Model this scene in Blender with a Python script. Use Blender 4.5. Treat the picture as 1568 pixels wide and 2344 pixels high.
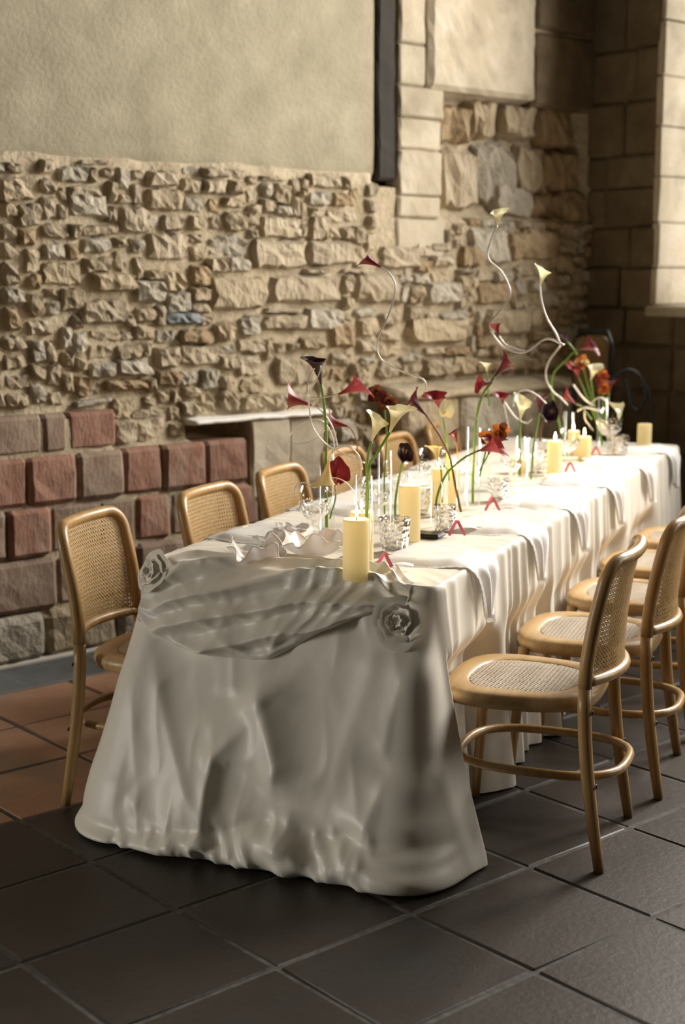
import bpy, math, random
import numpy as np
from mathutils import Vector, Matrix

for o in list(bpy.data.objects): bpy.data.objects.remove(o)
scene = bpy.context.scene
COL = scene.collection
R = math.radians
random.seed(7); np.random.seed(7)

# ------------------------------------------------------------------ camera
FPX, CXP, CYP, CAMH, PITCH = 3300.0, 784.0, 1172.0, 1.58, R(9.33)
cam_d = bpy.data.cameras.new('camera')
cam_d.sensor_fit = 'VERTICAL'; cam_d.sensor_height = 36.0
cam_d.lens = FPX / 2344 * 36
cam_d.clip_start = 0.05
cam_d.dof.use_dof = True
cam_d.dof.focus_distance = 3.95
cam_d.dof.aperture_fstop = 2.5
cam = bpy.data.objects.new('camera', cam_d)
cam.location = (0, 0, CAMH); cam.rotation_euler = (R(90) - PITCH, 0, 0)
COL.objects.link(cam); scene.camera = cam

# ------------------------------------------------------------------ frames of the place
AW = R(49)                                             # heading of the long stone wall
WD = Vector((math.sin(AW), math.cos(AW), 0)); WN = Vector((math.cos(AW), -math.sin(AW), 0))
W0 = Vector((-1.270, 5.951, 0)); SC = 3.50             # wall origin and its corner with the window wall
WC = W0 + WD * SC
AT = R(23.3)                                           # heading of the table
TU = Vector((math.sin(AT), math.cos(AT), 0)); TV = Vector((math.cos(AT), -math.sin(AT), 0))
T0 = Vector((0.24, 3.80, 0)); TL, TW, TH = 3.56, 0.88, 0.75
def tw(b, a, z=0.0): return T0 + TV * b + TU * a + Vector((0, 0, z))
ROT_T, ROT_W, ROT_N = -AT, R(90) - AW, -AW

# ------------------------------------------------------------------ world, daylight through the windows, added side fill, exposure
world = bpy.data.worlds.new('world'); scene.world = world; world.use_nodes = True
bg = world.node_tree.nodes['Background']
bg.inputs[0].default_value = (0.80, 0.90, 1.0, 1); bg.inputs[1].default_value = 0.4
WINDOWS = [(0.50, 1.30, 1.38, 3.5), (1.75, 2.95, 1.95, 4.3), (4.3, 5.5, 1.38, 3.6)]
WIN_POWER = [40, 465, 115]; WIN_DEPTH = [0.54, 0.22, 0.22]
WALL_T = 0.5
for (t0, t1, z0, z1), pw, dp in zip(WINDOWS, WIN_POWER, WIN_DEPTH):
    ld = bpy.data.lights.new('window_daylight', 'AREA'); ld.shape = 'RECTANGLE'
    ld.size = t1 - t0 - 0.02; ld.size_y = z1 - z0 - 0.02; ld.energy = pw; ld.color = (1.0, 0.94, 0.85)
    lo = bpy.data.objects.new('window_daylight', ld); COL.objects.link(lo)
    lo.location = WC + WN * ((t0 + t1) / 2) + WD * dp + Vector((0, 0, (z0 + z1) / 2))
    dirv = -WD
    lo.rotation_euler = dirv.to_track_quat('-Z', 'Y').to_euler()
END_S = -6.6                                           # end wall behind the viewer; an unseen opening added to the long wall for the fill light
FILL_GAP = (-5.9, -4.4, 0.10, 1.95)
ld = bpy.data.lights.new('side_fill_light', 'AREA'); ld.shape = 'RECTANGLE'; ld.size = FILL_GAP[1] - FILL_GAP[0] - 0.02; ld.size_y = FILL_GAP[3] - FILL_GAP[2] - 0.02; ld.energy = 275; ld.color = (1.0, 0.965, 0.89)  # added lamp out of view, fills the front of the cloth
lo = bpy.data.objects.new('side_fill_light', ld); COL.objects.link(lo)
lo.location = W0 + WD * ((FILL_GAP[0] + FILL_GAP[1]) / 2) - WN * 0.2 + Vector((0, 0, (FILL_GAP[2] + FILL_GAP[3]) / 2)); lo.rotation_euler = WN.to_track_quat('-Z', 'Z').to_euler()
scene.view_settings.view_transform = 'Standard'; scene.view_settings.look = 'None'
scene.view_settings.exposure = 0.0; scene.view_settings.gamma = 1.0
scene.view_settings.use_curve_mapping = False
scene.cycles.transparent_max_bounces = 32
scene.cycles.caustics_reflective = False; scene.cycles.caustics_refractive = False
scene.cycles.sample_clamp_indirect = 4.0

# ------------------------------------------------------------------ pixel helpers (a point of the photo at a known plane or depth)
def ray(px, py):
    x = (px - CXP) / FPX; y = -(py - CYP) / FPX
    return Vector((x, math.cos(PITCH) + y * math.sin(PITCH), -math.sin(PITCH) + y * math.cos(PITCH)))
def onz(px, py, z):
    d = ray(px, py); t = (z - CAMH) / d.z
    return Vector((d.x * t, d.y * t, z))
def atY(px, py, Y):
    d = ray(px, py); t = Y / d.y
    return Vector((d.x * t, Y, CAMH + d.z * t))
def wallpx(px, py):
    d = ray(px, py); t = W0.dot(WN) / d.dot(WN); q = d * t
    return (q - W0).dot(WD), q.z + CAMH
def tab(v):                                             # world -> table (b, a)
    d = v - T0
    return d.dot(TV), d.dot(TU)
def frontpx(px, py):                                    # photo point on the sloping front of the cloth -> (b, z)
    d = ray(px, py); n = TU * 0.75 + Vector((0, 0, -0.30)); p = tw(0, 0, 0.75) - Vector((0, 0, CAMH))
    t = p.dot(n) / d.dot(n); q = d * t + Vector((0, 0, CAMH))
    return tab(q)[0], q.z

# ------------------------------------------------------------------ noise
_rng = np.random.RandomState(11)
_T2 = _rng.rand(256, 256)
def vn2(x, y):
    x = np.asarray(x, float); y = np.asarray(y, float)
    xi = np.floor(x).astype(int); yi = np.floor(y).astype(int); fx = x - xi; fy = y - yi
    fx = fx * fx * (3 - 2 * fx); fy = fy * fy * (3 - 2 * fy)
    g = lambda a, b: _T2[a & 255, b & 255]
    return (g(xi, yi) * (1 - fx) + g(xi + 1, yi) * fx) * (1 - fy) + (g(xi, yi + 1) * (1 - fx) + g(xi + 1, yi + 1) * fx) * fy
def fbm(x, y, o=4):
    s = 0; a = 0.5
    for i in range(o):
        s = s + a * (vn2(x + 17.3 * i, y + 5.1 * i) - 0.5); x = np.asarray(x) * 2.03; y = np.asarray(y) * 2.03; a *= 0.5
    return s
def ss(x, a, b):
    t = np.clip((np.asarray(x, float) - a) / (b - a), 0, 1); return t * t * (3 - 2 * t)

# ------------------------------------------------------------------ materials
MATS = {}
def _n(nt, t, **kw):
    n = nt.nodes.new(t)
    for k, v in kw.items(): setattr(n, k, v)
    return n
def mat(name, c1, c2=None, scale=6.0, rough=0.6, bump=0.0, bscale=40.0, stretch=(1, 1, 1), metallic=0.0, c3=None, c3scale=1.5,
        vary=0.0, sss=0.0, sssr=(0.02, 0.012, 0.006), sheen=0.0, spec=0.5, emit=None, estr=0.0, coords='world', detail=5.0, trans=0.0, coat=0.0, bdist=0.01):
    if name in MATS: return MATS[name]
    m = bpy.data.materials.new(name); m.use_nodes = True; nt = m.node_tree
    b = nt.nodes['Principled BSDF']; L = nt.links.new
    b.inputs['Roughness'].default_value = rough; b.inputs['Metallic'].default_value = metallic
    b.inputs['Specular IOR Level'].default_value = spec
    if coat: b.inputs['Coat Weight'].default_value = coat; b.inputs['Coat Roughness'].default_value = 0.25
    if sss:
        b.inputs['Subsurface Weight'].default_value = sss; b.inputs['Subsurface Radius'].default_value = sssr; b.inputs['Subsurface Scale'].default_value = 1.0
    if sheen: b.inputs['Sheen Weight'].default_value = sheen
    if emit: b.inputs['Emission Color'].default_value = (*emit, 1); b.inputs['Emission Strength'].default_value = estr
    b.inputs['Base Color'].default_value = (*c1, 1)
    if c2 or bump or vary or c3:
        if coords == 'world': src = _n(nt, 'ShaderNodeNewGeometry').outputs['Position']
        else: src = _n(nt, 'ShaderNodeTexCoord').outputs['Object']
        mp = _n(nt, 'ShaderNodeMapping'); mp.inputs['Scale'].default_value = stretch
        L(src, mp.inputs['Vector']); vec = mp.outputs['Vector']
    out = None
    if c2:
        no = _n(nt, 'ShaderNodeTexNoise'); no.inputs['Scale'].default_value = scale; no.inputs['Detail'].default_value = detail; no.inputs['Roughness'].default_value = 0.62
        L(vec, no.inputs['Vector'])
        rp = _n(nt, 'ShaderNodeValToRGB'); rp.color_ramp.elements[0].position = 0.32; rp.color_ramp.elements[1].position = 0.68
        rp.color_ramp.elements[0].color = (*c1, 1); rp.color_ramp.elements[1].color = (*c2, 1)
        L(no.outputs['Fac'], rp.inputs['Fac']); out = rp.outputs['Color']
    if c3:
        no = _n(nt, 'ShaderNodeTexNoise'); no.inputs['Scale'].default_value = c3scale; no.inputs['Detail'].default_value = 3.0
        L(vec, no.inputs['Vector'])
        rp = _n(nt, 'ShaderNodeMapRange'); rp.inputs['From Min'].default_value = 0.5; rp.inputs['From Max'].default_value = 0.72
        L(no.outputs['Fac'], rp.inputs['Value'])
        mx = _n(nt, 'ShaderNodeMix', data_type='RGBA'); L(rp.outputs['Result'], mx.inputs['Factor']); L(out, mx.inputs['A']); mx.inputs['B'].default_value = (*c3, 1)
        out = mx.outputs['Result']
    if vary:
        oi = _n(nt, 'ShaderNodeObjectInfo'); mr = _n(nt, 'ShaderNodeMapRange')
        mr.inputs['To Min'].default_value = 1 - vary; mr.inputs['To Max'].default_value = 1 + vary * 0.6
        L(oi.outputs['Random'], mr.inputs['Value'])
        hs = _n(nt, 'ShaderNodeHueSaturation'); L(mr.outputs['Result'], hs.inputs['Value'])
        if out is None: hs.inputs['Color'].default_value = (*c1, 1)
        else: L(out, hs.inputs['Color'])
        out = hs.outputs['Color']
    if out is not None: L(out, b.inputs['Base Color'])
    if bump:
        no = _n(nt, 'ShaderNodeTexNoise'); no.inputs['Scale'].default_value = bscale; no.inputs['Detail'].default_value = 6.0; no.inputs['Roughness'].default_value = 0.6
        L(vec, no.inputs['Vector'])
        bp = _n(nt, 'ShaderNodeBump'); bp.inputs['Strength'].default_value = bump; bp.inputs['Distance'].default_value = bdist
        L(no.outputs['Fac'], bp.inputs['Height']); L(bp.outputs['Normal'], b.inputs['Normal'])
    MATS[name] = m
    return m

def translucent(name, c, trans=0.35, rough=0.5, c2=None, scale=30.0):
    if name in MATS: return MATS[name]
    m = mat(name, c, c2, scale=scale, rough=rough, coords='object'); nt = m.node_tree; b = nt.nodes['Principled BSDF']; o = nt.nodes['Material Output']
    t = _n(nt, 'ShaderNodeBsdfTranslucent'); t.inputs['Color'].default_value = (*c, 1)
    mx = _n(nt, 'ShaderNodeMixShader'); mx.inputs['Fac'].default_value = trans
    nt.links.new(b.outputs[0], mx.inputs[1]); nt.links.new(t.outputs[0], mx.inputs[2]); nt.links.new(mx.outputs[0], o.inputs['Surface'])
    return m
def glass(name, tint=(0.97, 0.98, 0.98), base=0.06, rough=0.03, bump=0.0, bscale=60.0, ior=1.5, cap=0.28):
    if name in MATS: return MATS[name]
    m = bpy.data.materials.new(name); m.use_nodes = True; nt = m.node_tree; L = nt.links.new
    for n in list(nt.nodes):
        if n.type != 'OUTPUT_MATERIAL': nt.nodes.remove(n)
    o = nt.nodes['Material Output']
    tr = _n(nt, 'ShaderNodeBsdfTransparent'); tr.inputs['Color'].default_value = (*tint, 1)
    gl = _n(nt, 'ShaderNodeBsdfGlossy'); gl.inputs['Roughness'].default_value = rough; gl.inputs['Color'].default_value = (1, 1, 1, 1)
    fr = _n(nt, 'ShaderNodeFresnel'); fr.inputs['IOR'].default_value = ior
    ad = _n(nt, 'ShaderNodeMath', operation='ADD', use_clamp=True); ml = _n(nt, 'ShaderNodeMath', operation='MULTIPLY'); L(fr.outputs[0], ml.inputs[0]); ml.inputs[1].default_value = cap; L(ml.outputs[0], ad.inputs[0]); ad.inputs[1].default_value = base
    mx = _n(nt, 'ShaderNodeMixShader'); L(ad.outputs[0], mx.inputs['Fac']); L(tr.outputs[0], mx.inputs[1]); L(gl.outputs[0], mx.inputs[2]); L(mx.outputs[0], o.inputs['Surface'])
    if bump:
        tc = _n(nt, 'ShaderNodeTexCoord'); vo = _n(nt, 'ShaderNodeTexVoronoi'); vo.inputs['Scale'].default_value = bscale
        L(tc.outputs['Object'], vo.inputs['Vector'])
        bp = _n(nt, 'ShaderNodeBump'); bp.inputs['Strength'].default_value = bump; bp.inputs['Distance'].default_value = 0.004
        L(vo.outputs['Distance'], bp.inputs['Height']); L(bp.outputs['Normal'], gl.inputs['Normal']); L(bp.outputs['Normal'], fr.inputs['Normal'])
    MATS[name] = m
    return m

SAND = dict(scale=9, rough=0.9, bump=0.9, bscale=26, vary=0.14, bdist=0.03)
M_mortar = mat('lime_mortar', (0.37, 0.30, 0.20), (0.53, 0.445, 0.32), scale=12, rough=0.95, bump=0.9, bscale=30, bdist=0.02)
M_plaster = mat('old_plaster', (0.27, 0.24, 0.165), (0.375, 0.335, 0.24), scale=5, rough=0.95, bump=0.5, bscale=45, detail=8)
M_stones = [mat('pale_rubble', (0.40, 0.325, 0.22), (0.54, 0.455, 0.34), stretch=(1.6, 1.6, 0.7), **SAND),
            mat('buff_rubble', (0.39, 0.31, 0.20), (0.54, 0.45, 0.32), stretch=(1.5, 1.5, 0.8), **SAND),
            mat('grey_rubble', (0.37, 0.33, 0.26), (0.51, 0.46, 0.375), **SAND),
            mat('ochre_rubble', (0.29, 0.205, 0.11), (0.45, 0.34, 0.215), **SAND)]
M_slate = mat('blue_slate', (0.13, 0.145, 0.155), (0.22, 0.235, 0.24), rough=0.7, bump=0.4, bscale=30)
M_red = mat('red_sandstone', (0.225, 0.105, 0.07), (0.34, 0.195, 0.14), scale=14, rough=0.9, bump=0.7, bscale=45, vary=0.12, c3=(0.30, 0.205, 0.15), c3scale=3.5, stretch=(1.6, 1.6, 0.6), bdist=0.012)
M_pinkgrey = mat('faded_sandstone', (0.21, 0.14, 0.10), (0.32, 0.245, 0.185), scale=9, rough=0.9, bump=0.6, bscale=40, vary=0.12, stretch=(1.4, 1.4, 0.8), bdist=0.012)
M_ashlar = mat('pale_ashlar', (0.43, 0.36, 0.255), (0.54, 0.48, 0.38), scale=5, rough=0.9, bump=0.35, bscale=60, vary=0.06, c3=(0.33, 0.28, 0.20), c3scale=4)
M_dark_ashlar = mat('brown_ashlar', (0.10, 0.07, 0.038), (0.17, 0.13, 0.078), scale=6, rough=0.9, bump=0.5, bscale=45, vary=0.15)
M_white_top = mat('limewashed_top', (0.75, 0.72, 0.66), (0.85, 0.83, 0.78), scale=14, rough=0.85, bump=0.4, bscale=35)
M_tile_shade = mat('shaded_clay_tile', (0.029, 0.022, 0.017), (0.050, 0.039, 0.031), scale=3.5, spec=0.32, rough=0.46, bump=0.25, bscale=50, vary=0.22, c3=(0.038, 0.035, 0.032), c3scale=2.5, bdist=0.006)  # clay tile with the floor's shade put into its colour
M_tile_lit = mat('lit_clay_tile', (0.38, 0.20, 0.12), (0.47, 0.29, 0.19), scale=4, rough=0.7, bump=0.25, bscale=50, vary=0.12, c3=(0.26, 0.19, 0.14), c3scale=2.5, bdist=0.006)  # the same clay tile in its lit colour
M_grout = mat('floor_grout', (0.05, 0.047, 0.042), (0.13, 0.122, 0.108), scale=30, rough=0.9)
M_kerb = mat('limestone_kerb', (0.62, 0.57, 0.48), (0.72, 0.68, 0.6), scale=8, rough=0.8, bump=0.2)
M_grate = mat('grey_metal_grate', (0.20, 0.215, 0.22), (0.26, 0.275, 0.28), scale=10, rough=0.55, metallic=0.3)
M_cloth = mat('ivory_satin', (0.80, 0.75, 0.655), (0.85, 0.805, 0.715), scale=2.0, rough=0.42, sheen=0.25, bump=0.06, bscale=260, spec=0.5, bdist=0.003)
M_wood = mat('oak_bentwood', (0.33, 0.185, 0.062), (0.47, 0.29, 0.115), scale=9, rough=0.38, bump=0.12, bscale=60, stretch=(3, 3, 0.35), coords='object', spec=0.5, coat=0.25)
M_seatwood = mat('oak_seat', (0.46, 0.29, 0.12), (0.60, 0.40, 0.19), scale=9, rough=0.4, bump=0.1, bscale=60, stretch=(0.4, 4, 3), coords='object', coat=0.2)
M_cane = mat('woven_cane', (0.50, 0.325, 0.135), (0.62, 0.44, 0.22), scale=60, rough=0.45, coords='object')
M_seatcane = mat('pale_seat_cane', (0.62, 0.52, 0.40), (0.72, 0.63, 0.52), scale=60, rough=0.5, coords='object')
M_screw = mat('dark_screw', (0.03, 0.025, 0.02), rough=0.4, metallic=0.7)
M_wax = translucent('ivory_wax', (0.96, 0.87, 0.60), 0.55, 0.45)
M_wick = mat('charred_wick', (0.02, 0.015, 0.012), rough=0.9)
M_flame = mat('candle_flame', (1, 0.8, 0.4), rough=0.5, emit=(1.0, 0.72, 0.34), estr=28.0)
M_glass = glass('clear_glass', tint=(0.99, 0.995, 0.99), base=0.0, rough=0.10, cap=0.07)
M_crystal = glass('cut_crystal', tint=(0.99, 0.99, 0.99), base=0.15, rough=0.08, bump=0.9, bscale=70.0, ior=1.7, cap=0.75)
M_water = glass('vase_water', tint=(0.97, 0.98, 0.97), base=0.0, rough=0.02, ior=1.1)
M_green = mat('green_stem', (0.13, 0.26, 0.035), (0.22, 0.36, 0.07), scale=14, rough=0.45, coords='object')
M_brownstem = mat('brown_stem', (0.17, 0.07, 0.03), (0.28, 0.13, 0.05), scale=14, rough=0.5, coords='object')
M_silver = mat('silver_stem', (0.76, 0.72, 0.66), (0.90, 0.88, 0.84), scale=10, rough=0.25, metallic=0.3, coords='object')
M_spadix = mat('yellow_spadix', (0.75, 0.5, 0.08), rough=0.6)
FL = dict(black=translucent('black_spathe', (0.016, 0.006, 0.009), 0.1, 0.35, (0.035, 0.008, 0.014)),
          darkred=translucent('wine_spathe', (0.085, 0.006, 0.011), 0.25, 0.35, (0.13, 0.010, 0.016)),
          red=translucent('red_spathe', (0.19, 0.013, 0.017), 0.3, 0.38, (0.28, 0.026, 0.028)),
          pink=translucent('rose_spathe', (0.28, 0.034, 0.038), 0.3, 0.38, (0.37, 0.072, 0.066)),
          white=translucent('cream_spathe', (0.78, 0.74, 0.46), 0.35, 0.4, (0.86, 0.83, 0.66)),
          yellow=translucent('yellow_spathe', (0.78, 0.62, 0.26), 0.35, 0.4, (0.84, 0.74, 0.46)),
          orange=translucent('orange_petal', (0.55, 0.17, 0.03), 0.3, 0.45, (0.66, 0.27, 0.08)),
          brown=translucent('bronze_petal', (0.14, 0.035, 0.012), 0.25, 0.45, (0.30, 0.11, 0.03)))
M_dish = translucent('milk_glass', (0.80, 0.77, 0.76), 0.45, 0.25)
M_linen = translucent('white_linen', (0.93, 0.92, 0.91), 0.06, 0.45)
M_lace = translucent('white_lace', (0.90, 0.88, 0.86), 0.2, 0.6)
M_china = mat('white_china', (0.80, 0.77, 0.72), rough=0.2)
M_gold = mat('gold_rim', (0.75, 0.48, 0.16), rough=0.28, metallic=1.0)
M_ribbon = translucent('rose_ribbon', (0.55, 0.12, 0.17), 0.25, 0.45)
M_paper = mat('white_card', (0.86, 0.85, 0.82), rough=0.7)
M_blackmetal = mat('black_metal', (0.012, 0.012, 0.013), rough=0.35, metallic=0.5)
M_steel = mat('dark_steel', (0.25, 0.24, 0.22), rough=0.25, metallic=1.0)
M_brownpad = mat('brown_leather', (0.11, 0.062, 0.018), (0.15, 0.09, 0.03), scale=10, rough=0.5)
M_rope = mat('black_cable', (0.01, 0.01, 0.011), rough=0.5)
M_timber = mat('dark_timber', (0.012, 0.009, 0.006), (0.03, 0.022, 0.014), scale=6, rough=0.85, stretch=(3, 3, 0.4))
M_roomdark = mat('dark_masonry', (0.06, 0.055, 0.045), (0.10, 0.09, 0.075), scale=3, rough=0.95)
M_tablewood = mat('plain_table_wood', (0.3, 0.2, 0.1), (0.38, 0.26, 0.14), scale=8, rough=0.6)

# ------------------------------------------------------------------ mesh builder
class MB:
    def __init__(s): s.v = []; s.f = []
    def add(s, vs, fs):
        o = len(s.v); s.v.extend([tuple(v) for v in vs]); s.f.extend([tuple(i + o for i in f) for f in fs])
    def box(s, x0, x1, y0, y1, z0, z1):
        s.add([(x0, y0, z0), (x1, y0, z0), (x1, y1, z0), (x0, y1, z0), (x0, y0, z1), (x1, y0, z1), (x1, y1, z1), (x0, y1, z1)],
              [(0, 3, 2, 1), (4, 5, 6, 7), (0, 1, 5, 4), (1, 2, 6, 5), (2, 3, 7, 6), (3, 0, 4, 7)])
    def bevbox(s, x0, x1, y0, y1, z0, z1, r=0.008, jit=0.0, rnd=random):
        # a block with chamfered edges
        xs = (x0, x0 + r, x1 - r, x1); ys = (y0, y0 + r, y1 - r, y1); zs = (z0, z0 + r, z1 - r, z1)
        idx = {}; vs = []
        def V(i, j, k):
            key = (i, j, k)
            if key not in idx:
                idx[key] = len(vs); vs.append((xs[i] + rnd.uniform(-jit, jit), ys[j] + rnd.uniform(-jit, jit), zs[k] + rnd.uniform(-jit, jit)))
            return idx[key]
        fs = []
        for k, (a, b) in ((0, (1, 2)), (3, (1, 2))):
            q = [V(1, 1, k), V(2, 1, k), V(2, 2, k), V(1, 2, k)]; fs.append(q if k else q[::-1])
            q = [V(1, k, 1), V(2, k, 1), V(2, k, 2), V(1, k, 2)]; fs.append(q if not k else q[::-1])
            q = [V(k, 1, 1), V(k, 2, 1), V(k, 2, 2), V(k, 1, 2)]; fs.append(q if k else q[::-1])
        def e(a, b, c, d, flip): fs.append((a, b, c, d) if not flip else (d, c, b, a))
        for j in (0, 3):
            for k in (0, 3):
                jj = 1 if j == 0 else 2; kk = 1 if k == 0 else 2
                e(V(1, j, kk), V(2, j, kk), V(2, jj, k), V(1, jj, k), (j == 0) == (k == 3))
                e(V(j, 1, kk), V(j, 2, kk), V(jj, 2, k), V(jj, 1, k), (j == 0) != (k == 3))
                e(V(j, kk, 1), V(j, kk, 2), V(jj, k, 2), V(jj, k, 1), (j == 0) == (k == 3))
        for i in (0, 3):
            for j in (0, 3):
                for k in (0, 3):
                    ii = 1 if i == 0 else 2; jj = 1 if j == 0 else 2; kk = 1 if k == 0 else 2
                    fs.append((V(i, jj, kk), V(ii, j, kk), V(ii, jj, k)))
        s.add(vs, fs)
    def grid(s, P, closeu=False, closev=False):            # P[i][j] = points
        P = np.asarray(P, float); n, m = P.shape[:2]; o = len(s.v)
        s.v.extend(map(tuple, P.reshape(-1, 3)))
        for i in range(n if closeu else n - 1):
            i2 = (i + 1) % n
            for j in range(m if closev else m - 1):
                j2 = (j + 1) % m
                s.f.append((o + i * m + j, o + i2 * m + j, o + i2 * m + j2, o + i * m + j2))
    def tube(s, pts, rad, n=8, closed=False, up=None, flat=None, caps=True):
        pts = [Vector(p) for p in pts]; N = len(pts)
        if not hasattr(rad, '__len__'): rad = [rad] * N
        rings = []; prev = None
        for i, p in enumerate(pts):
            if closed: t = pts[(i + 1) % N] - pts[i - 1]
            else: t = pts[min(i + 1, N - 1)] - pts[max(i - 1, 0)]
            t.normalize()
            if up is not None: side = t.cross(Vector(up))
            elif prev is None:
                side = t.cross(Vector((0, 0, 1)))
                if side.length < 1e-3: side = t.cross(Vector((0, 1, 0)))
            else: side = prev - t * prev.dot(t)
            if side.length < 1e-6: side = t.orthogonal()
            side.normalize(); prev = side.copy(); oth = side.cross(t).normalized()
            r = rad[i]; rx, ry = r if isinstance(r, tuple) else (r, r)
            rings.append([p + side * (rx * math.cos(2 * math.pi * k / n)) + oth * (ry * math.sin(2 * math.pi * k / n)) for k in range(n)])
        o = len(s.v); s.grid([[tuple(v) for v in r] for r in rings], closeu=closed, closev=True)
        if caps and not closed:
            s.f.append(tuple(range(o, o + n))); s.f.append(tuple(range(o + (N - 1) * n + n - 1, o + (N - 1) * n - 1, -1)))
    def lathe(s, prof, n=24, c=(0, 0, 0), wob=None):
        P = []
        for r, z in prof:
            P.append([(c[0] + r * math.cos(2 * math.pi * k / n), c[1] + r * math.sin(2 * math.pi * k / n), c[2] + z) for k in range(n)])
        s.grid(P, closev=True)
    def mesh(s, name, m, smooth=True):
        me = bpy.data.meshes.new(name); me.from_pydata(s.v, [], s.f); me.update()
        if m is not None: me.materials.append(m)
        me.polygons.foreach_set('use_smooth', [smooth] * len(me.polygons))
        return me
    def build(s, name, m, parent=None, loc=(0, 0, 0), rotz=0.0, smooth=True, kind=None):
        return link(name, s.mesh(name, m, smooth), parent, loc, rotz, kind)
def link(name, me, parent=None, loc=(0, 0, 0), rotz=0.0, kind=None):
    o = bpy.data.objects.new(name, me); COL.objects.link(o)
    o.location = loc; o.rotation_euler = (0, 0, rotz)
    if parent: o.parent = parent
    if kind: o['kind'] = kind
    return o
def thing(name, label, cat, loc=(0, 0, 0), rotz=0.0, group=None):
    o = bpy.data.objects.new(name, None); COL.objects.link(o); o.empty_display_size = 0.1
    o.location = loc; o.rotation_euler = (0, 0, rotz)
    return tag(o, label, cat, group)
def tag(o, label, cat, group=None):
    o['label'] = label; o['category'] = cat
    if group: o['group'] = group
    return o
def copy_tree(o, parent=None):
    c = o.copy(); COL.objects.link(c); c.parent = parent
    for ch in [x for x in KIDS.get(o.name, [])]: copy_tree(ch, c)
    return c
KIDS = {}
def spline(pts, n=8):                                    # Catmull-Rom
    P = [Vector(p) for p in pts]; P = [P[0] * 2 - P[1]] + P + [P[-1] * 2 - P[-2]]; out = []
    for i in range(1, len(P) - 2):
        for k in range(n):
            t = k / n; a, b, c, d = P[i - 1:i + 3]
            out.append(0.5 * ((2 * b) + (c - a) * t + (2 * a - 5 * b + 4 * c - d) * t * t + (3 * b - a - 3 * c + d) * t ** 3))
    out.append(P[-2]); return out
ORD = ['nearest', 'second', 'third', 'fourth', 'fifth', 'sixth', 'seventh', 'eighth']
def struct(o): o['kind'] = 'structure'; return o

# ================================================================== THE SETTING
# ------------------------------------------------------------------ floor: square clay tiles laid parallel to the long wall
fl = MB(); fl.box(-8.6, 4.0, -9.6, 0.6, -0.10, -0.005)
floor = struct(fl.build('floor', M_grout, None, W0, ROT_W, smooth=False))
TS, TN = 0.435, 0.405
g1 = onz(1210, 1985, 0) - W0                              # a joint crossing seen in the photo
js, jn = g1.dot(WD), g1.dot(WN)
def in_view(p, margin=120):
    d = Vector((p.x, p.y, p.z - CAMH)); f = d.y * math.cos(PITCH) - d.z * math.sin(PITCH)
    if f < 0.5: return False
    u = d.y * math.sin(PITCH) + d.z * math.cos(PITCH)
    return -margin < CXP + FPX * d.x / f < 1568 + margin and -margin < CYP - FPX * u / f < 2344 + margin
tile_meshes = []
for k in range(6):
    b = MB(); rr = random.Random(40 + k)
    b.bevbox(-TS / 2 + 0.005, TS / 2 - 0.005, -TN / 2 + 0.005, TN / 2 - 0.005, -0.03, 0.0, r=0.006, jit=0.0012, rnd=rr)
    tile_meshes.append([b.mesh('floor_tile', M_tile_shade, False), b.mesh('floor_tile', M_tile_lit, False)])
rest = MB(); GR_N0, GR_N1 = 0.13, 0.46                    # the strip beside the wall: kerb, then a metal grate
for i in range(-14, 22):
    for j in range(-3, 24):
        s = js + (i + 0.5) * TS; n = jn + (j - 12 + 0.5) * TN
        if n - TN / 2 < GR_N1 - 0.02 and n + TN / 2 > 0: 
            if n < GR_N1: continue
        if n < 0 or n > 9 or s < -3 or s > 6 or s > SC - 0.02: 
            if not (s < SC + 0.3 and 0 < n < 9): continue
        p = W0 + WD * s + WN * n
        red = (n < 1.7 and s < 2.2) and random.random() < 0.92  # lit strip by the wall painted with lighter tiles, shade with darker ones
        if in_view(p, 260):
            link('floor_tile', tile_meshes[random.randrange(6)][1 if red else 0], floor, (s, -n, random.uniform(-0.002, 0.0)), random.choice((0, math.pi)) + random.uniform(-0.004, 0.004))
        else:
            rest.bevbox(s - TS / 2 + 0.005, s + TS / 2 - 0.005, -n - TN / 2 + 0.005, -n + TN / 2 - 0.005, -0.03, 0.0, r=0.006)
rest.build('floor_tiling', M_tile_shade, floor, smooth=False, kind='stuff')
gb = MB(); gb.box(-2.6, SC, -GR_N1 + 0.004, -GR_N0 - 0.004, -0.05, -0.028)
gb.build('grate_channel', M_rope, floor, smooth=False)
for k in range(7):                                        # grate panels of close bars
    x0 = -2.3 + k * 0.80; b = MB()
    b.box(x0, x0 + 0.792, -GR_N1 + 0.006, -GR_N1 + 0.024, -0.028, 0.0); b.box(x0, x0 + 0.792, -GR_N0 - 0.024, -GR_N0 - 0.006, -0.028, 0.0)
    b.box(x0, x0 + 0.012, -GR_N1 + 0.024, -GR_N0 - 0.024, -0.028, 0.0); b.box(x0 + 0.78, x0 + 0.792, -GR_N1 + 0.024, -GR_N0 - 0.024, -0.028, 0.0)
    y = -GR_N1 + 0.03
    while y < -GR_N0 - 0.03: b.box(x0 + 0.012, x0 + 0.78, y, y + 0.0075, -0.018, -0.002); y += 0.0125
    for q in (0.2, 0.4, 0.6): b.box(x0 + q, x0 + q + 0.01, -GR_N1 + 0.024, -GR_N0 - 0.024, -0.02, -0.003)
    b.build('drain_grate', M_grate, floor, smooth=False)
for k in range(6):
    b = MB(); x0 = -2.4 + k * 0.95
    b.bevbox(x0, x0 + 0.944, -GR_N0, 0.03, -0.03, 0.012, r=0.008, jit=0.002); b.build('kerb_stone', M_kerb, floor, smooth=False)

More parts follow.
